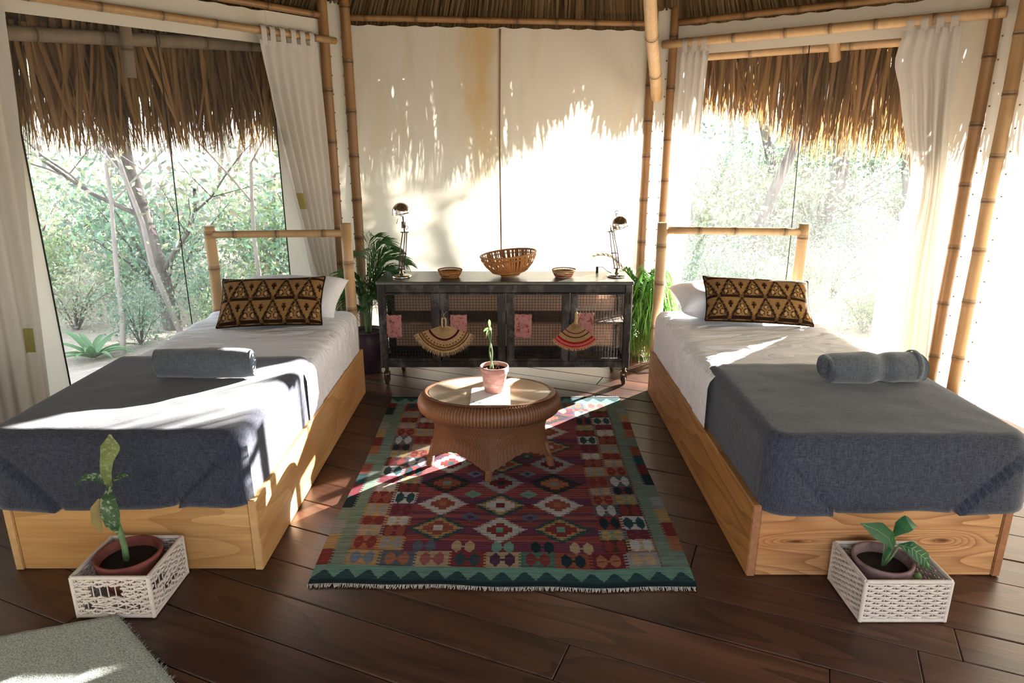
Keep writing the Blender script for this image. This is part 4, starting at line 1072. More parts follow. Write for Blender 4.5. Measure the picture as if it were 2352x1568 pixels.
# bowls
MT['rattan'] = m_plain('rattan_orange', (.40, .175, .055), .5, var=.35, nscale=40)
MT['wicker'] = None
def big_bowl(x, y, z):
    root = thing('wicker_bowl', (x, y, z), 'large orange rattan bowl with open slats tilted on the sideboard top', 'bowl')
    tilt = Matrix.Rotation(R(-6.0), 3, 'Y'); Rr, H_ = .186, .138
    def rad(f): return .062 + (Rr - .062) * math.sin(f * math.pi / 2) ** .8
    def P(a, f, dr=0): r_ = rad(f) + dr; return Vector((r_ * math.cos(a), r_ * math.sin(a), .012 + H_ * f ** 1.25))
    def put(mb, nm):
        mb.v = [tuple(tilt @ Vector(p) + Vector((0, 0, .006))) for p in mb.v]; return mb.build(nm, MT['rattan'], root, False)
    rg = random.Random(2)
    for k in range(96):
        a = 2 * math.pi * k / 96 + rg.uniform(-.008, .008); mb = MB(); sl = rg.uniform(-.05, .05); w = rg.uniform(.009, .0135)
        mb.ribbon([P(a + sl * q, q) for q in (0, .15, .35, .55, .75, .9, .99)], [w * .55, w * .75, w * .9, w, w, w, w], (-math.sin(a), math.cos(a), 0), None, .2); put(mb, 'slat')
    for f, r_ in ((.0, .005), (.22, .003), (.26, .003), (.84, .003), (.88, .003), (1.0, .007)):
        mb = MB(); mb.tube([P(a, f, .002) for a in np.linspace(0, 2 * math.pi, 73)], r_, 8, False); put(mb, 'rim' if f == 1 else 'band')
    mb = MB(); mb.lathe([(.001, .010), (.064, .010), (.064, .002), (.001, .002)], 32); put(mb, 'base')
big_bowl(-.010, 4.575, .725)
def small_basket(x, y, z, cols_, label):
    root = thing('small_basket', (x, y, z), label, 'basket', 'small woven baskets on the sideboard'); r0, r1, h = .055, .080, .050
    mb = MB(); n = 8
    for k in range(n):
        f = k / (n - 1) * .68; r_ = lerp(r0, r1, f ** .7); c = cols_[k % len(cols_)]
        mb.tube([(r_ * math.cos(a) * (1 + .01 * math.sin(a * 18 + k * math.pi)), r_ * math.sin(a) * (1 + .01 * math.sin(a * 18 + k * math.pi)), .004 + h * f) for a in np.linspace(0, 2 * math.pi, 73)], .0038, 6, False,
                cols=[cols_[(k + (q // 9)) % len(cols_)] if k in (3, 4, 5) else c for q in range(72)])
    mb.build('coils', MT['fan'], root, False)
    mb = MB(); mb.lathe([(.001, .006), (r0, .006), (r0, .001), (.001, .001)], 28, c=cols_[0]); mb.build('base', MT['fan'], root, False)
    mb = MB(); mb.tube([(r1 * math.cos(a), r1 * math.sin(a), h) for a in np.linspace(0, 2 * math.pi, 61)], .0042, 6, False, c=cols_[0])
    for k in range(40):
        a = 2 * math.pi * k / 40; a2 = a + .08; mb.tube([(r1 * .97 * math.cos(a), r1 * .97 * math.sin(a), h * .69), (r1 * math.cos(a2), r1 * math.sin(a2), h)], .0022, 5, False, c=cols_[1])
    mb.build('open_rim', MT['fan'], root, False); return root
small_basket(-.418, 4.555, .725, [lin(150, 98, 54), lin(178, 128, 74), lin(122, 60, 40)], 'small round basket with brown and tan weave beside the big bowl')
small_basket(.352, 4.56, .725, [lin(168, 132, 92), lin(190, 160, 120), lin(140, 36, 62)], 'small round basket with crimson and straw weave beside the big bowl')

# ------------------------------------------------------------------ wicker table
TX, TY = -.113, 3.185
t_ = NT('wicker_cane'); v_ = t_.coord('Object', (1, 1, 1), False); f_ = t_.noise(v_, 70, 4, .7); f2_ = t_.noise(v_, 6, 3)
MT['wicker'] = t_.pbr(t_.mix(1.0, t_.mix(f_, (.11, .040, .016), t_.mix(f2_, (.27, .115, .052), (.34, .16, .078))), t_.col(), 'MULTIPLY'), .5, 0, t_.bump(f_, .3, .003), .35)
MT['pine_top'] = m_wood('table_wood', (.34, .23, .14), (.50, .37, .24), (.62, .49, .34), 0, 4, .5, .3, ringw=.3, var=.05)
table = thing('wicker_table', (TX, TY, 0), 'oval brown wicker table with flared woven base standing on the kilim', 'table')
A_, B_ = .355, .262
def sq(a, e):      # superellipse unit point
    c, s = math.cos(a), math.sin(a); return (math.copysign(abs(c) ** (2 / e), c), math.copysign(abs(s) ** (2 / e), s))
# rolled rim with wrapped cane ridges
NU, NR = 260, 20; P = []
for i in range(NU):
    a = 2 * math.pi * i / NU; row = []
    for k in range(NR):
        g = 2 * math.pi * k / NR; rr = 1 + (.07 if i % 2 else -.05)
        cxr = A_ - .050; cyr = B_ - .050; w = .050 * rr; hgt = .050 * rr
        nx, ny = math.cos(a) / cxr, math.sin(a) / cyr; nl = math.hypot(nx, ny); nx /= nl; ny /= nl
        row.append((TX + cxr * math.cos(a) + nx * w * math.cos(g), TY + cyr * math.sin(a) + ny * w * math.cos(g), .366 + hgt * math.sin(g)))
    P.append(row)
mb = MB(); mb.grid(P, cu=True, cv=True, colf=lambda i, j: (1.15,) * 3 if i % 2 else (.55,) * 3); mb.build('rolled_rim', MT['wicker'], table)
# woven skirt: oval at the top, four-pointed at the foot
NU, NV = 300, 64; P = []
for i in range(NU):
    a = 2 * math.pi * i / NU; row = []; ex = abs(math.cos(2 * a))          # 1 at the four feet
    for k in range(NV + 1):
        f = k / NV; e = lerp(2.0, 1.12, smooth01(f * 1.25)); c, s = sq(a, e)
        wd = lerp(.300, .272, smooth01(f * 2.6)) if f < .38 else lerp(.272, .318, ((f - .38) / .62) ** 1.6)
        dp = lerp(.205, .168, smooth01(f * 2.6)) if f < .38 else lerp(.168, .175, ((f - .38) / .62) ** 1.6)
        zb = .055 + .075 * (1 - ex ** 1.5); z = lerp(.345, zb, f)
        wv = .0022 * (1 if (i // 3 + k) % 2 else -1)
        row.append((TX + c * (wd + wv), TY + s * (dp + wv), z))
    P.append(row)
mb = MB(); mb.grid(P, cu=True, colf=lambda i, j: (1.0,) * 3 if (i // 3 + j) % 2 else (.55,) * 3)
sk = mb.build('woven_skirt', MT['wicker'], table); md = sk.modifiers.new('thickness', 'SOLIDIFY'); md.thickness = .006; md.offset = -1
for (dx, dy) in ((0, -.163), (.300, 0), (-.300, 0), (0, .163)):
    mb = MB(); ux, uy = (dx / .3, dy / .163)
    mb.tube([(TX + dx * .93, TY + dy * .90, .15), (TX + dx * 1.0, TY + dy * 1.0, .070), (TX + dx * 1.04, TY + dy * 1.02, .012)], [.018, .016, .014], 10, c=(1, 1, 1)); lg = mb.build('leg', MT['wicker'], table)
    mb = MB()
    for k in range(6): f = k / 5; mb.tube([(TX + dx * lerp(1.005, 1.035, f) + .0165 * math.cos(g), TY + dy * lerp(1.005, 1.02, f) + .0165 * math.sin(g), lerp(.066, .022, f)) for g in np.linspace(0, 2 * math.pi, 17)], .003, 5, False, c=(1.1,) * 3)
    mb.build('cane_wrap', MT['wicker'], lg)
# inner woven ledge and wooden top under glass
mb = MB(); mb.lathe([(.98, .415), (1.06, .424), (1.10, .418)], 96, (TX, TY, 0), c=(.9,) * 3, sx=.300, sy=.198); mb.build('inner_ledge', MT['wicker'], table)
mb = MB(); n_ = 96
mb.lathe([(.001, .404), (.30, .404), (1, .404), (1, .4215), (.3, .422), (.001, .422)], 96, (TX, TY, 0), sx=.300, sy=.206); mb.build('table_top', MT['pine_top'] if 'pine_top' in MT else MT['pine'], table)
t_ = NT('clear_glass'); gb = t_.n('ShaderNodeBsdfGlossy'); gb.inputs['Roughness'].default_value = .03; tr = t_.n('ShaderNodeBsdfTransparent'); tr.inputs[0].default_value = (.98, .99, .985, 1)
mx = t_.n('ShaderNodeMixShader'); mx.inputs[0].default_value = .10; t_.l(tr.outputs[0], mx.inputs[1]); t_.l(gb.outputs[0], mx.inputs[2]); t_.l(mx.outputs[0], t_.out.inputs[0])
MT['glass'] = t_.m
mb = MB(); mb.lathe([(1, .4225), (1.004, .425), (1, .4275), (.001, .4275)], 96, (TX, TY, 0), sx=.307, sy=.212); mb.build('glass_top', MT['glass'], table)
# white card lying on the table
card = thing('paper_card', (-.104, 3.105, .428), 'white printed card on the wicker table in front of the pot', 'card')
MT['paper'] = m_plain('white_paper', (.82, .83, .82), .6, var=.03)
mb = MB(); mb.add([(-.197, 2.975, .4285), (-.008, 2.978, .4285), (-.010, 3.215, .4285), (-.200, 3.205, .4285)], [(0, 1, 2, 3)]); o = mb.build('paper', MT['paper'], card); md = o.modifiers.new('thickness', 'SOLIDIFY'); md.thickness = .0012; md.offset = 1
MT['ink'] = m_plain('print_ink', (.12, .17, .15), .7, var=.5, nscale=90)
rg = random.Random(6); mb = MB()
for k in range(46):
    cxp, cyp = (-.165 + rg.gauss(0, .014), 2.995 + abs(rg.gauss(0, .010))); s_ = rg.uniform(.002, .005); an = rg.uniform(0, 3)
    mb.add([(cxp + s_ * math.cos(an + q), cyp + s_ * .6 * math.sin(an + q), .4302) for q in (0, 1.6, 3.1, 4.7)], [(0, 1, 2, 3)])
mb.build('leaf_print', MT['ink'], card); mb = MB()
for k in range(4):
    for q in range(3): mb.add([(-.050 + k * .008, 3.070 + q * .006 + k * .002, .4302), (-.044 + k * .008, 3.070 + q * .006 + k * .002, .4302), (-.044 + k * .008, 3.0725 + q * .006 + k * .002, .4302), (-.050 + k * .008, 3.0725 + q * .006 + k * .002, .4302)], [(0, 1, 2, 3)])
mb.build('script_print', MT['ink'], card)

# ------------------------------------------------------------------ pots and plants
t_ = NT('chalky_terracotta'); f_ = t_.noise(t_.coord('Object', (12, 12, 34)), 1, 5, .65)
MT['terra'] = t_.pbr(t_.ramp(f_, [(.3, (.33, .135, .10)), (.52, (.42, .21, .17)), (.7, (.62, .46, .42))]), .9, 0, t_.bump(f_, .2, .003), .15)
t_ = NT('red_terracotta'); f_ = t_.noise(t_.coord('Object', (10, 10, 14)), 1, 5, .65)
MT['terra_red'] = t_.pbr(t_.ramp(f_, [(.35, (.13, .032, .028)), (.7, (.25, .08, .062))]), .8, 0, t_.bump(f_, .2, .003), .2)
t_ = NT('mauve_clay'); f_ = t_.noise(t_.coord('Object', (10, 10, 14)), 1, 5, .65)
MT['mauve'] = t_.pbr(t_.ramp(f_, [(.35, (.13, .075, .075)), (.7, (.30, .20, .19))]), .85, 0, t_.bump(f_, .2, .003), .15)
MT['darkclay'] = m_plain('dark_glazed_clay', (.050, .026, .036), .45, var=.5, nscale=10)
MT['soil'] = m_plain('soil', (.022, .013, .009), 1.0, var=.6, nscale=60, bump=.8)
def m_leaf(name, c, trans=.35, var=.35, patch=None):
    t = NT(name); f = t.noise(t.coord('Object', (20, 20, 20)), 1, 3)
    cc = t.mix(f, tuple(x * (1 - var) for x in c), tuple(x * (1 + var) for x in c))
    if patch:
        g = t.noise(t.coord('Object', (1, 1, 1)), 55, 3, .7, .4); cc = t.mix(t.math('MULTIPLY', t.math('SUBTRACT', g, .53, True), 9, True), cc, patch)
    cc = t.mix(1.0, cc, t.col(), 'MULTIPLY')
    d = t.n('ShaderNodeBsdfPrincipled'); t.setin(d, 'Base Color', cc); d.inputs['Roughness'].default_value = .4; d.inputs['Specular IOR Level'].default_value = .35
    tr = t.n('ShaderNodeBsdfTranslucent'); t.setin(tr, 'Color', cc); mx = t.n('ShaderNodeMixShader'); mx.inputs[0].default_value = trans
    t.l(d.outputs[0], mx.inputs[1]); t.l(tr.outputs[0], mx.inputs[2]); t.l(mx.outputs[0], t.out.inputs[0]); return t.m
MT['leaf_dark'] = m_leaf('leaf_variegated', (.035, .085, .030), .25, .3, (.30, .36, .22))
MT['leaf_yellow'] = m_leaf('leaf_yellowing', (.12, .15, .035), .2, .35, (.20, .23, .10))
MT['leaf_ochre'] = m_leaf('leaf_ochre', (.24, .18, .055), .2, .3)
MT['leaf_mid'] = m_leaf('leaf_calathea', (.030, .105, .038), .25, .25)
MT['vein'] = m_leaf('leaf_vein', (.20, .33, .13), .25, .15)
MT['leaf_sprig'] = m_leaf('leaf_sprig', (.22, .34, .12), .4)
MT['stalk'] = m_plain('green_stalk', (.11, .19, .075), .5, var=.4, nscale=50)
MT['palm'] = m_leaf('palm_green', (.050, .13, .035), .40, .35)
MT['palm_bright'] = m_leaf('palm_bright_green', (.10, .26, .045), .5, .35)

def pot(root, x, y, z, prof, mat, soil_z, soil_r, n=40):
    mb = MB(); mb.lathe(prof, n, (x, y, z), cap0=True); mb.build('pot', mat, root)
    mb = MB(); P = [(max(.001, soil_r * k / 6), soil_z + .004 * math.sin(k * 2.1)) for k in range(6, -1, -1)]; mb.lathe(P, n, (x, y, z)); mb.build('soil', MT['soil'], root)
def blade(mb, base, tip, width, side, droop=0.0, n=14, shape=1.0, fold=.25, c=None, wav=0.0):
    base, tip = Vector(base), Vector(tip); pts, ws = [], []
    for k in range(n + 1):
        f = k / n; p = lerp(base, tip, f) + Vector((0, 0, droop * 4 * f * (1 - f))); pts.append(p + Vector(side).normalized() * wav * math.sin(f * 9)); ws.append(max(.0015, width * math.sin(math.pi * min(1, f ** shape * .97 + .03)) ** .8))
    mb.ribbon(pts, ws, side, c, fold); return pts
# pot with sprig on the table
r_ = thing('potted_sprig', (-.087, 3.165, .430), 'chalky terracotta pot with a thin twisted sprig on the wicker table', 'plant')
X, Y, Z = -.087, 3.165, .430
pot(r_, X, Y, Z, [(.046, 0), (.048, .002), (.064, .098), (.067, .098), (.070, .103), (.071, .126), (.069, .130), (.064, .130), (.062, .118), (.060, .10)], MT['terra'], .112, .0625)
for ph in (0, math.pi):
    mb = MB(); mb.tube([(X - .012 + .006 * math.cos(z * 34 + ph) - .01 * z / .24, Y + .006 * math.sin(z * 34 + ph), Z + .105 + z) for z in np.linspace(0, .215, 40)], [.0045 - .002 * k / 39 for k in range(40)], 8); mb.build('stem', MT['stalk'], r_)
for (dx, dz, tx, tz) in ((-.020, .315, -.05, .305), (-.020, .318, -.040, .270), (-.022, .318, -.012, .308), (-.020, .32, -.022, .365)):
    mb = MB(); blade(mb, (X + dx, Y, Z + dz), (X + tx, Y - .01, Z + tz), .013, (0.2, .3, 1) if tz < .35 else (1, 0, 0), .006); mb.build('leaf', MT['leaf_sprig'], r_)
mb = MB(); mb.tube([(X + .005, Y - .02, Z + .11), (X + .018, Y - .012, Z + .14), (X + .026, Y - .02, Z + .112)], .0012, 5); mb.build('twig', MT['cord'], r_)

# wicker planter boxes
MT['whitewash'] = m_plain('whitewashed_cane', (.60, .52, .46), .75, var=.2, nscale=40)
def planter(x0, x1, y0, y1, h, label, holes, seed, mats):
    root = thing('planter_basket', ((x0 + x1) / 2, (y0 + y1) / 2, 0), label, 'basket'); rg = random.Random(seed); t = .011
    for (z, nm) in ((h - .008, 'top_rim'), (.010, 'bottom_rim')):
        mb = MB()
        for (a, b) in (((x0, y0), (x1, y0)), ((x1, y0), (x1, y1)), ((x1, y1), (x0, y1)), ((x0, y1), (x0, y0))):
            L_ = math.hypot(b[0] - a[0], b[1] - a[1]); n = int(L_ / .0035)
            mb.tube([(lerp(a[0], b[0], k / n), lerp(a[1], b[1], k / n), z) for k in range(n + 1)], [.0085 if k % 2 else .0072 for k in range(n + 1)], 8)
        mb.build(nm, MT['whitewash'], root)
    for (x, y) in ((x0, y0), (x1, y0), (x1, y1), (x0, y1)):
        mb = MB(); mb.tube([(x, y, .004 + (h - .010) * k / 44) for k in range(45)], [.0088 if k % 2 else .0075 for k in range(45)], 8); mb.build('corner_post', MT['whitewash'], root)
    for si, (a, b) in enumerate((((x0, y0), (x1, y0)), ((x1, y0), (x1, y1)), ((x1, y1), (x0, y1)), ((x0, y1), (x0, y0)))):
        a, b = Vector((*a, 0)), Vector((*b, 0)); L_ = (b - a).length; d = (b - a) / L_; nn = Vector((d.y, -d.x, 0)); mb = MB(); ns = 10
        for k in range(ns):
            q = L_ * (k + .5) / ns; hl = holes.get(si, [])
            mb.tube([a + d * q + Vector((0, 0, .015)), a + d * (q + rg.uniform(-.003, .003)) + Vector((0, 0, h - .012))], .0022, 5, False)
        rows = 14
        for k in range(rows):
            z = .022 + (h - .042) * k / (rows - 1); seg = []; M_ = ns * 6
            for m_ in range(M_ + 1):
                q = m_ / M_; broken = any(u0 < q < u1 and v0 < z / h < v1 for (u0, u1, v0, v1) in hl) and rg.random() < .97
                p = a + d * (L_ * q) + nn * (.0042 * math.sin(q * ns * math.pi + k * math.pi)) + Vector((0, 0, z + (rg.uniform(-.004, .004) if hl else .0008 * math.sin(m_))))
                if broken:
                    if len(seg) > 2: mb.tube(seg, .0048, 6, False)
                    seg = []
                else: seg.append(p)
            if len(seg) > 2: mb.tube(seg, .0048, 6, False)
        if hl:
            for k in range(7):
                u0 = rg.uniform(.2, .5); z0_ = rg.uniform(.25, .6) * h
                mb.tube([a + d * (L_ * u0) + nn * .004 + Vector((0, 0, z0_)), a + d * (L_ * (u0 + .2)) + nn * .006 + Vector((0, 0, z0_ + rg.uniform(-.02, .02))), a + d * (L_ * (u0 + .42)) + nn * .003 + Vector((0, 0, z0_ + rg.uniform(-.03, .03)))], .0028, 5, False)
        mb.build('woven_side', MT['whitewash'], root)
    mb = MB(); mb.cbox((x0, y0, .006), (x1, y1, .014), .002); mb.build('base', MT['whitewash'], root)
    return root
planter(-1.528, -1.262, 2.035, 2.288, .172, 'whitewashed wicker planter with broken weave in front of the golden pine bed', {0: [(.22, .62, .50, .74), (.1, .85, .22, .34)], 1: [(.08, .4, .55, .75), (.3, .8, .3, .42)]}, 1, None)
planter(1.216, 1.510, 2.012, 2.250, .172, 'neat whitewashed wicker planter in front of the orange pine bed', {}, 2, None)
# dieffenbachia
X, Y = -1.400, 2.170
r_ = thing('potted_dieffenbachia', (X, Y, .014), 'tall speckled plant in a red clay pot inside the broken wicker planter', 'plant')
pot(r_, X, Y, .014, [(.055, 0), (.058, .002), (.088, .05), (.108, .11), (.113, .150), (.114, .160), (.110, .164), (.104, .163), (.101, .145), (.097, .12)], MT['terra_red'], .128, .101)
mb = MB(); mb.tube([(X - .012, Y, .13), (X - .010, Y, .20), (X - .018, Y, .28), (X - .026, Y, .36), (X - .024, Y - .003, .44)], [.012, .011, .010, .009, .007], 10); mb.build('stem', MT['stalk'], r_)
def bigleaf(root, pts, widths, side, mat, veins=0, c=None):
    mb = MB(); pp = []; ww = []; n = 18; m_ = len(pts) - 1
    for k in range(n + 1):
        f = k / n * m_; i = min(int(f), m_ - 1); q = f - i; p = lerp(Vector(pts[i]), Vector(pts[i + 1]), smooth01(q) * .5 + q * .5); pp.append(p); ww.append(lerp(widths[i], widths[i + 1], smooth01(q)))
    mb.ribbon(pp, ww, side, c, .22); lf = mb.build('leaf', mat, root)
    if veins:
        mb = MB(); sd = Vector(side).normalized(); nn = (pp[-1] - pp[0]).cross(sd).normalized()
        up = nn if nn.y < 0 or nn.z > .5 else nn; mb.tube([p + up * (ww[i] * .12) for i, p in enumerate(pp[:-1])], .0014, 4, False)
        for k in range(2, n - 2, 2):
            for s in (-1, 1):
                a = pp[k] + up * (ww[k] * .115); b = pp[min(n, k + 2)] + sd * s * ww[min(n, k + 2)] * .40 + up * (ww[k] * .035); mb.ribbon([a, lerp(a, b, .5) + up * .001, b], [.003, .0026, .001], (pp[k + 1] - pp[k]), None, 0)
        mb.build('veins', MT['vein'], lf)
    return lf
bigleaf(r_, [(X - .024, Y, .44), (X - .022, Y - .01, .50), (X - .008, Y - .015, .55), (X + .012, Y - .012, .60), (X + .014, Y - .005, .645)], [.018, .036, .042, .062, .008], (1, .25, 0), MT['leaf_yellow'])
bigleaf(r_, [(X - .022, Y - .005, .445), (X - .018, Y - .030, .41), (X - .014, Y - .04, .36), (X - .012, Y - .04, .315), (X - .004, Y - .034, .275)], [.012, .050, .066, .052, .006], (1, .15, 0), MT['leaf_dark'])
bigleaf(r_, [(X - .025, Y, .45), (X - .060, Y - .01, .485), (X - .095, Y - .015, .487), (X - .125, Y - .02, .465)], [.01, .030, .024, .004], (.2, .6, .7), MT['leaf_dark'])
bigleaf(r_, [(X - .055, Y - .02, .405), (X - .070, Y - .03, .37), (X - .073, Y - .03, .32), (X - .062, Y - .03, .268)], [.008, .030, .034, .004], (1, .3, 0), MT['leaf_ochre'])
bigleaf(r_, [(X - .024, Y, .45), (X + .0, Y - .01, .47), (X + .018, Y + .015, .478), (X + .03, Y + .03, .47)], [.008, .022, .018, .003], (.2, .8, .3), MT['leaf_dark'])
# calathea
X, Y = 1.335, 2.135
r_ = thing('potted_calathea', (X, Y, .014), 'small striped-leaf plant in a mauve clay pot inside the neat wicker planter', 'plant')
pot(r_, X, Y, .014, [(.055, 0), (.058, .002), (.082, .06), (.098, .12), (.101, .150), (.103, .160), (.100, .166), (.092, .164), (.089, .145), (.086, .12)], MT['mauve'], .130, .089)
for (a, b) in (((X, Y, .135), (X - .012, Y - .01, .25)), ((X + .01, Y, .135), (X + .03, Y, .27)), ((X + .005, Y, .135), (X + .045, Y - .01, .235)), ((X + .002, Y, .135), (X + .02, Y - .01, .26))):
    mb = MB(); a, b = Vector(a), Vector(b); mb.tube([a, lerp(a, b, .5) + Vector((.004, 0, 0)), b], [.0042, .0038, .003], 8); mb.build('stem', MT['stalk'], r_)
bigleaf(r_, [(X + .018, Y - .02, .225), (X - .005, Y - .03, .272), (X - .05, Y - .03, .305), (X - .112, Y - .02, .328)], [.012, .052, .062, .004], (.35, .25, .75), MT['leaf_mid'], 1)
bigleaf(r_, [(X + .022, Y, .265), (X + .045, Y, .298), (X + .075, Y + .01, .312), (X + .115, Y + .02, .292)], [.012, .05, .056, .004], (.1, .8, .6), MT['leaf_dark2'] if 'leaf_dark2' in MT else MT['leaf_mid'], 0, (1.1, 1.25, 1.3))
bigleaf(r_, [(X + .043, Y - .01, .236), (X + .075, Y - .03, .235), (X + .115, Y - .045, .205), (X + .150, Y - .05, .155)], [.010, .05, .054, .004], (.45, .35, .7), MT['leaf_mid'], 1)
bigleaf(r_, [(X - .002, Y - .01, .175), (X + .004, Y - .02, .215), (X + .014, Y - .02, .25), (X + .012, Y - .01, .285)], [.006, .022, .024, .003], (1, .2, 0), MT['leaf_mid'])
mb = MB(); q = (X + .088, Y - .075, .150); mb.lathe([(.001, -.012), (.010, -.008), (.014, 0), (.010, .010), (.003, .016), (.001, .018)], 14, q); mb.build('bulb', MT['leaf_sprig'], r_)

# palms beside the sideboard
def frond(root, base, ctrl, tip, n, ll, mat, seed, hang=.5, w=.010):
    base, ctrl, tip = Vector(base), Vector(ctrl), Vector(tip); rg = random.Random(seed)
    pt = lambda f: base * (1 - f) ** 2 + ctrl * 2 * f * (1 - f) + tip * f * f
    mb = MB(); pts = [pt(k / 20) for k in range(21)]; mb.tube(pts, [.005 * (1 - .75 * k / 20) for k in range(21)], 6); rc = mb.build('frond', MT['stalk'], root); mb = MB()
    for k in range(n):
        f = .25 + .75 * (k + .5) / n; p = pt(f); t = (pt(min(1, f + .02)) - pt(f - .02)).normalized(); s = t.cross(Vector((0, 0, 1)))
        s = s.normalized() if s.length > .05 else Vector((1, 0, 0))
        for sg in (-1, 1):
            L_ = ll * (.55 + .45 * math.sin(math.pi * min(1, f * .9 + .1))) * rg.uniform(.85, 1.1)
            d = (t * .75 + s * sg * .75 + Vector((rg.gauss(0, .08), rg.gauss(0, .08), .15))).normalized()
            q1 = p + d * L_ * .5; q2 = p + d * L_ + Vector((0, 0, -hang * L_)); g = rg.uniform(.7, 1.3)
            mb.ribbon([p, lerp(p, q1, .5), q1, lerp(q1, q2, .55) + Vector((0, 0, hang * L_ * .12)), q2], [w * .5, w, w * .95, w * .6, .001], s.cross(d) if abs(d.z) < .9 else s, (g, g, g), .2)
    mb.build('leaflets', mat, rc)
    return rc
r_ = thing('potted_palm', (-1.035, 4.73, 0), 'dark feathery palm in a dark clay pot between bed and sideboard', 'plant', 'palms beside the sideboard')
pot(r_, -1.035, 4.73, 0, [(.075, 0), (.080, .004), (.108, .10), (.125, .20), (.118, .265), (.110, .285), (.118, .300), (.120, .308), (.112, .308), (.106, .29)], MT['darkclay'], .285, .107)
for k, (c_, t_p) in enumerate((((-.98, 4.78, .95), (-.73, 4.72, .78)), ((-1.02, 4.80, .93), (-.82, 4.85, .86)), ((-1.06, 4.75, .98), (-1.12, 4.95, .80)), ((-.98, 4.72, .90), (-.78, 4.63, .70)), ((-1.06, 4.75, .90), (-1.20, 4.62, .62)), ((-1.00, 4.76, .80), (-.92, 4.56, .55)), ((-1.05, 4.80, .80), (-1.18, 4.90, .55)), ((-.99, 4.80, .88), (-.88, 5.02, .82)), ((-1.03, 4.7, .62), (-1.08, 4.52, .42)), ((-1.0, 4.74, 1.02), (-.86, 4.70, .92)), ((-1.05, 4.78, 1.0), (-.98, 4.9, .95)), ((-1.08, 4.72, .8), (-1.16, 4.6, .5)), ((-1.0, 4.72, .74), (-.94, 4.62, .45)))):
    frond(r_, (-1.035 + .02 * math.sin(k * 2), 4.73 + .02 * math.cos(k * 2), .28), c_, t_p, 34, .18, MT['palm'], k, .30, .008)
r_ = thing('potted_palm', (1.02, 5.12, 0), 'bright green backlit palm in a straw basket between sideboard and bed', 'plant', 'palms beside the sideboard')
X, Y = 1.02, 5.12
mb = MB(); mb.lathe([(.10, .004), (.108, .02), (.115, .10), (.118, .20), (.116, .215), (.108, .215), (.105, .19)], 36, (X, Y, 0), c=lin(120, 96, 64), cap0=True); mb.build('basket_pot', MT['fan'], r_)
mb = MB(); mb.lathe([(.104, .185), (.05, .19), (.001, .188)], 24, (X, Y, 0)); mb.build('soil', MT['soil'], r_)
for k in range(20):
    a = k * 2.4; rr = .16 + .09 * ((k * 7) % 5) / 5; zt = .10 + .58 * ((k * 3) % 7) / 7
    tip = (X + rr * math.cos(a), Y + rr * .8 * math.sin(a), zt); ct = (X + rr * .35 * math.cos(a), Y + rr * .35 * math.sin(a), .72 + .16 * ((k * 5) % 4) / 4)
    frond(r_, (X + .02 * math.cos(a), Y + .02 * math.sin(a), .19), ct, tip, 22, .20, MT['palm_bright'], 40 + k, 1.3, .010)
for k in range(12):
    a = R(200 + 12 * k); tip = (X + .20 * math.cos(a), Y + .22 * math.sin(a), .06 + .05 * (k % 4)); ct = (X + .16 * math.cos(a), Y + .16 * math.sin(a), .52 + .10 * (k % 3))
    frond(r_, (X + .03 * math.cos(a), Y + .03 * math.sin(a), .19), ct, tip, 20, .17, MT['palm_bright'], 90 + k, 1.2, .010)
frond(r_, (X, Y, .19), (.88, 5.15, .86), (.62, 5.18, .76), 10, .10, MT['palm_ochre'] if 'palm_ochre' in MT else MT['leaf_ochre'], 70, .2, .008)
# flex on the floor beside the bright palm
mb = MB(); mb.tube([(.80, 4.78, .004), (.86, 4.70, .004), (.93, 4.66, .004), (1.03, 4.68, .004), (1.12, 4.75, .004), (1.16, 4.95, .004)], .0035, 6)
tag(mb.build('floor_cable', MT['black']), 'thin black cable on the floor between sideboard and bed', 'cable')
# ------------------------------------------------------------------ forest outside
GZ = -.45
t_ = NT('forest_floor'); v_ = t_.coord('Object', (1, 1, 1), False); f_ = t_.noise(v_, 1.2, 6, .7); f2_ = t_.noise(v_, 14, 4, .7)
MT['ground'] = t_.pbr(t_.mix(f2_, t_.ramp(f_, [(.35, (.34, .27, .23)), (.65, (.52, .44, .38))]), (.42, .37, .30)), 1.0, 0, t_.bump(f2_, .5, .05), .05)
mb = MB(); P = []
for i in range(61):
    row = []
    for j in range(61):
        x, y = -45 + 1.5 * i, -30 + 1.5 * j; d = math.hypot(x, y - 3)
        row.append((x, y, GZ + .10 * mnoise.noise(Vector((x * .3, y * .3, 0))) + (.05 * max(0, d - 7)) - (.02 if d < 6 else 0)))
    P.append(row)
mb.grid(P); ground = struct(mb.build('ground', MT['ground']), 'dry pinkish earth and leaf litter of the woodland outside')
def gz(x, y): d = math.hypot(x, y - 3); return GZ + .10 * mnoise.noise(Vector((x * .3, y * .3, 0))) + .05 * max(0, d - 7) - .03

t_ = NT('bark_grey'); f_ = t_.noise(t_.coord('Object', (8, 8, 2)), 1, 5, .7)
MT['bark'] = t_.pbr(t_.ramp(f_, [(.3, (.10, .085, .075)), (.7, (.27, .235, .21))]), .95, 0, t_.bump(f_, .6, .02), .1)
MT['bark_pale'] = m_plain('bark_pale', (.40, .35, .32), .95, var=.3, nscale=8)
def m_fol(name, c):
    t = NT(name); f = t.noise(t.coord('Object', (2, 2, 2)), 1.3, 2)
    cc = t.mix(1.0, t.mix(f, tuple(x * .7 for x in c), tuple(x * 1.35 for x in c)), t.col(), 'MULTIPLY'); return t.thin(cc, .5)
MT['fol_a'] = m_fol('foliage_green', (.33, .40, .23)); MT['fol_b'] = m_fol('foliage_pale', (.46, .49, .36)); MT['fol_c'] = m_fol('foliage_blue_green', (.29, .40, .30))

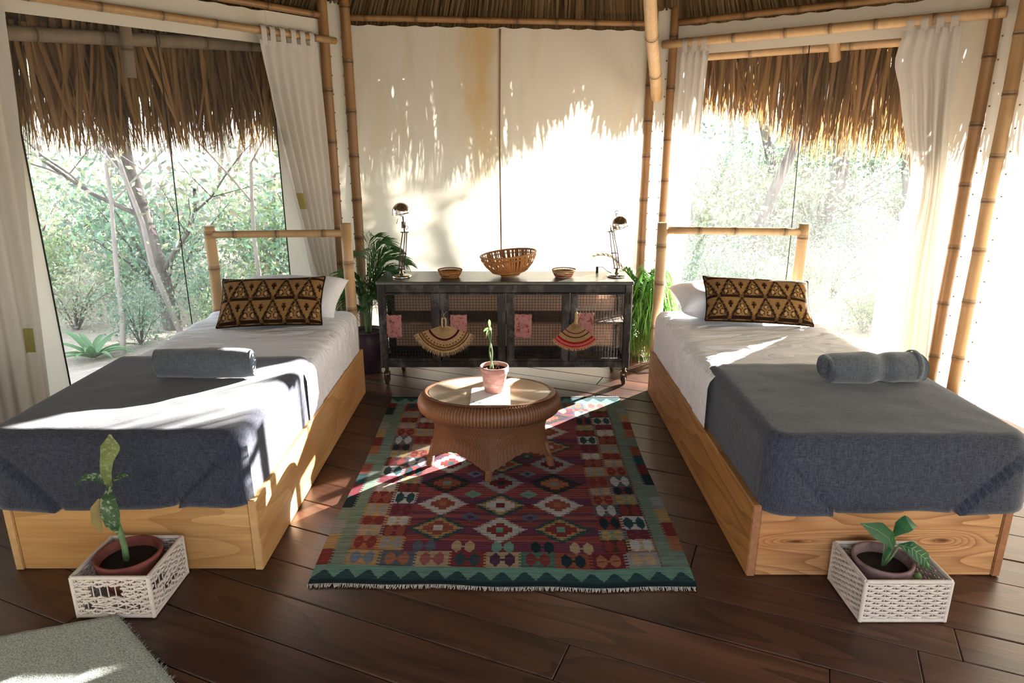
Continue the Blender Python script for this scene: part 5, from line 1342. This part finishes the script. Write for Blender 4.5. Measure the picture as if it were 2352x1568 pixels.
def leaves_mesh(name, centers, per, spread, size, seed, mat):
    rs = np.random.RandomState(seed); C = np.repeat(np.array(centers), per, axis=0); n = len(C)
    C = C + rs.normal(0, 1, (n, 3)) * np.array(spread) * rs.uniform(.3, 1, (n, 1))
    a = rs.normal(0, 1, (n, 3)); a /= np.linalg.norm(a, axis=1, keepdims=True); b = np.cross(a, rs.normal(0, 1, (n, 3))); b /= np.linalg.norm(b, axis=1, keepdims=True)
    s = size * rs.uniform(.5, 1.2, (n, 1)); Vx = np.stack([C - a * s, C + b * s * .42, C + a * s, C - b * s * .42], 1).reshape(-1, 3)
    me = bpy.data.meshes.new(name); me.from_pydata(Vx.tolist(), [], np.arange(4 * n).reshape(-1, 4).tolist())
    at = me.color_attributes.new('Col', 'FLOAT_COLOR', 'CORNER'); g = rs.uniform(.6, 1.4, (n, 1)) * np.array([1, 1, 1]) * (1 + rs.normal(0, .10, (n, 3))); arr = np.ones((n, 4, 4), dtype=np.float32); arr[:, :, :3] = g[:, None, :]
    at.data.foreach_set('color', arr.ravel()); me.materials.append(mat); return me

def grow(mb, p, d, L, r, depth, rg, tips, kinks=4, spread=.75):
    pts = [p]; q = p; dd = d.copy(); rs = [r]
    for k in range(kinks):
        dd = (dd + Vector((rg.gauss(0, .16), rg.gauss(0, .16), rg.gauss(.03, .08)))).normalized(); q = q + dd * (L / kinks); pts.append(q); rs.append(r * (1 - .42 * (k + 1) / kinks))
    mb.tube(pts, rs, 7 if r > .04 else 5, False)
    if depth == 0: tips.append(tuple(pts[-1])); tips.append(tuple(pts[-2])); return
    tips.append(tuple(pts[-1]))
    for k in range(rg.choice((2, 3, 3))):
        i = rg.randint(max(1, kinks - 2), kinks); nd = (dd + Vector((rg.gauss(0, spread), rg.gauss(0, spread), rg.gauss(.15, .4)))).normalized()
        grow(mb, pts[i], nd, L * rg.uniform(.55, .8), rs[i] * .62, depth - 1, rg, tips, 3, spread)
def make_tree(name, seed, L, r, depth, per, spread, size, bark, fol, label, group='woodland trees outside', d0=(0, 0, 1)):
    rg = random.Random(seed); mb = MB(); tips = []; grow(mb, Vector((0, 0, 0)), Vector(d0).normalized(), L, r, depth, rg, tips, 5)
    root = thing(name, (0, 0, 0), label, 'tree', group); mb.build('trunk', bark, root, False)
    if per:
        me = leaves_mesh('foliage', tips, per, spread, size, seed, fol); ob = bpy.data.objects.new('foliage', me); col.objects.link(ob); ob.parent = root; ob['kind'] = 'stuff'
    return root
def make_bush(name, seed, rad, h, n, size, fol, label):
    rg = random.Random(seed); mb = MB(); tips = []
    for k in range(9):
        a = rg.uniform(0, 6.28); q = Vector((rad * rg.uniform(.2, .9) * math.cos(a), rad * rg.uniform(.2, .9) * math.sin(a), h * rg.uniform(.5, 1)))
        mb.tube([(0, 0, 0), tuple(q * .5 + Vector((0, 0, .15))), tuple(q)], [.02, .013, .005], 5, False)
        for f in (.35, .6, .8, 1): tips.append(tuple(q * f + Vector((0, 0, .1))))
    root = thing(name, (0, 0, 0), label, 'bush', 'woodland bushes outside'); mb.build('stems', MT['bark'], root, False)
    me = leaves_mesh('foliage', tips, n // len(tips), (rad * .38, rad * .38, h * .26), size, seed, fol); ob = bpy.data.objects.new('foliage', me); col.objects.link(ob); ob.parent = root; ob['kind'] = 'stuff'
    return root
def place(proto, used, x, y, rz, s, label=None):
    o = proto if id(proto) not in used else copy_tree(proto)
    used.add(id(proto)); o.location = (x, y, gz(x, y)); o.rotation_euler = (0, 0, rz); o.scale = (s, s, s)
    if label: o['label'] = label
    elif 'outside' in o['label'] and 'woodland' in o.get('group', ''):
        w = 'shaded' if x < 0 else 'sunny'; base_ = o['label'].split(' in the hazy')[0].split(' outside')[0]
        o['label'] = base_ + ' outside the %s window' % w; o['group'] = o['group'].split(' outside')[0] + ' outside the %s window' % w
    return o
used = set()
# forked trunk seen through the shaded window
rg = random.Random(4); mb = MB(); tips = []; bx, by = -4.05, 7.5; g0 = gz(bx, by)
tr_pts = [Vector((bx + .20, by, g0)), Vector((bx + .14, by, .15)), Vector((bx + .02, by + .05, .8)), Vector((bx - .03, by, 1.25)), Vector((bx - .10, by - .05, 1.9)), Vector((bx - .12, by, 2.9))]
mb.tube(tr_pts, [.105, .092, .085, .08, .072, .06], 10, False)
grow(mb, tr_pts[3], Vector((-.75, .1, .75)).normalized(), 1.5, .05, 2, rg, tips); grow(mb, tr_pts[2], Vector((-.7, -.1, .45)).normalized(), 1.1, .03, 2, rg, tips); grow(mb, tr_pts[4], Vector((.7, .2, .5)).normalized(), 1.5, .045, 2, rg, tips)
grow(mb, tr_pts[1], Vector((.35, -.1, .9)).normalized(), 1.3, .03, 2, rg, tips); grow(mb, tr_pts[5], Vector((.1, .1, 1)).normalized(), 1.5, .05, 2, rg, tips)
root = thing('forked_tree', (0, 0, 0), 'grey forked tree trunk standing close outside the shaded window', 'tree'); mb.build('trunk', MT['bark'], root, False)
me = leaves_mesh('foliage', tips, 36, (.28, .28, .22), .05, 3, MT['fol_b']); ob = bpy.data.objects.new('foliage', me); col.objects.link(ob); ob.parent = root; ob['kind'] = 'stuff'
# thin saplings by the shaded window
sap = make_tree('sapling', 21, 1.9, .030, 2, 22, (.22, .22, .2), .045, MT['bark_pale'], MT['fol_b'], 'thin pale sapling outside the shaded window', 'saplings outside the shaded window')
for (x, y, rz, s) in ((-3.95, 6.6, .4, 1.0), (-3.5, 7.0, 2.2, 1.15), (-2.75, 7.2, 4.0, 1.0)): place(sap, used, x, y, rz, s)
# trunks behind the sunny window
tb = make_tree('pale_trunk_tree', 31, 3.6, .16, 3, 26, (.5, .5, .4), .075, MT['bark'], MT['fol_b'], 'pale thick tree trunk in the middle of the sunny window', 'tree trunks outside the sunny window'); place(tb, used, 5.5, 12.0, 0.5, 1.0)
tc = make_tree('leaning_tree', 32, 3.4, .10, 3, 26, (.45, .45, .4), .07, MT['bark'], MT['fol_a'], 'leaning grey tree trunk by the narrow curtain of the sunny window', 'tree trunks outside the sunny window', (-.22, 0, 1)); place(tc, used, 3.75, 10.2, 0.0, 1.0)
place(tc, used, 5.0, 13.5, 2.6, 1.1, 'slender tree trunk deeper in the wood outside the sunny window')
# sparse tree whose branch shadows fall on the back canvas
ts = make_tree('sparse_tree', 41, 2.2, .07, 3, 5, (.3, .3, .25), .05, MT['bark_pale'], MT['fol_b'], 'sparse small tree on the sunny side of the tent'); place(ts, used, 7.2, 11.4, .8, 1.1)
tk = make_tree('straight_tree', 44, 5.5, .15, 2, 4, (.4, .4, .3), .05, MT['bark'], MT['fol_b'], 'bare straight tree on the sunny side of the tent'); place(tk, used, 8.0, 13.7, 0, 1.0); place(tk, used, 9.6, 14.75, 1.5, .75)
# wood behind
t1 = make_tree('woodland_tree', 51, 2.6, .09, 4, 16, (.40, .40, .32), .07, MT['bark'], MT['fol_a'], 'green leafy tree in the hazy wood outside')
t2 = make_tree('woodland_tree', 52, 2.9, .08, 4, 15, (.45, .45, .35), .065, MT['bark_pale'], MT['fol_b'], 'pale yellow-green tree in the hazy wood outside')
b1 = make_bush('woodland_bush', 61, .9, 1.3, 2600, .05, MT['fol_a'], 'green leafy bush in the hazy wood outside')
b2 = make_bush('woodland_bush', 62, 1.1, 1.7, 2800, .05, MT['fol_c'], 'blue-green bush in the hazy wood outside')
b3 = make_bush('woodland_bush', 63, 1.0, 1.2, 2400, .045, MT['fol_b'], 'pale dry bush in the hazy wood outside')
rg = random.Random(77)
spots = []
def scatter(protos, n, r0, r1, y0, y1, smin, smax, lmin):
    k = 0; tries = 0
    while k < n and tries < 900:
        tries += 1; y = rg.uniform(y0, y1); x = rg.uniform(r0, r1) * y
        if lmin is not None and -.669 * x + .743 * y < lmin: continue
        if any(math.hypot(x - a, y - b) < (1.15 if smin > .45 else .75) for a, b in spots): continue
        spots.append((x, y))
        place(protos[k % len(protos)], used, x, y, rg.uniform(0, 6.28), rg.uniform(smin, smax)); k += 1
scatter([b1, b2, b3], 14, -.76, -.26, 8.0, 13, .7, 1.2, None)
scatter([b1, b3, b2], 16, .20, .66, 9.5, 17, .8, 1.4, 5.3)
scatter([t1, t2], 11, -.85, -.22, 9.0, 18, .8, 1.3, None)
scatter([t2, t1], 13, .16, .72, 11, 22, .8, 1.3, 5.6)
scatter([b1, b2, b3], 34, .22, .66, 6.9, 12.5, .38, .60, None)
scatter([b3, b1, b2], 8, -.70, -.28, 6.6, 9.0, .35, .6, None)
scatter([t2, t1], 8, .42, .66, 15.5, 26, 1.0, 1.5, 5.2)
tw = make_tree('bare_twig_bush', 71, .55, .018, 3, 2, (.1, .1, .1), .03, MT['bark_pale'], MT['fol_b'], 'pale leafless twiggy shrub outside the sunny window', 'twiggy shrubs outside the sunny window')
for (x, y, rz, s) in ((3.6, 7.3, .3, .9), (4.3, 8.0, 2.0, 1.0), (4.6, 9.2, 4.0, 1.1), (2.6, 8.6, 1.0, 1.0), (5.2, 9.6, 5.0, 1.1), (3.5, 9.4, 3.1, 1.2)): place(tw, used, x, y, rz, s)
# agave by the shaded window
r_ = thing('agave', (-4.15, 6.45, gz(-4.15, 6.45)), 'spiky green agave on the ground outside the shaded window', 'plant'); rg = random.Random(9)
MT['agave'] = m_leaf('agave_leaf', (.12, .24, .10), .15, .25)
for k in range(13):
    a = k * 2.4; L_ = rg.uniform(.45, .7); up = rg.uniform(.35, .75); mb = MB(); d = Vector((math.cos(a), math.sin(a), 0)); pts = [d * (L_ * f * .8) + Vector((0, 0, L_ * (up * 1.3 * f - .55 * f * f) + .03)) for f in np.linspace(0, 1, 9)]
    mb.ribbon(pts, [.06, .075, .075, .07, .06, .048, .034, .018, .002], d.cross(Vector((0, 0, 1))), None, .5); mb.build('leaf', MT['agave'], r_, False)

for o in bpy.data.objects:
    if '_o' in o: del o['_o']
scene.cycles.use_denoising = True
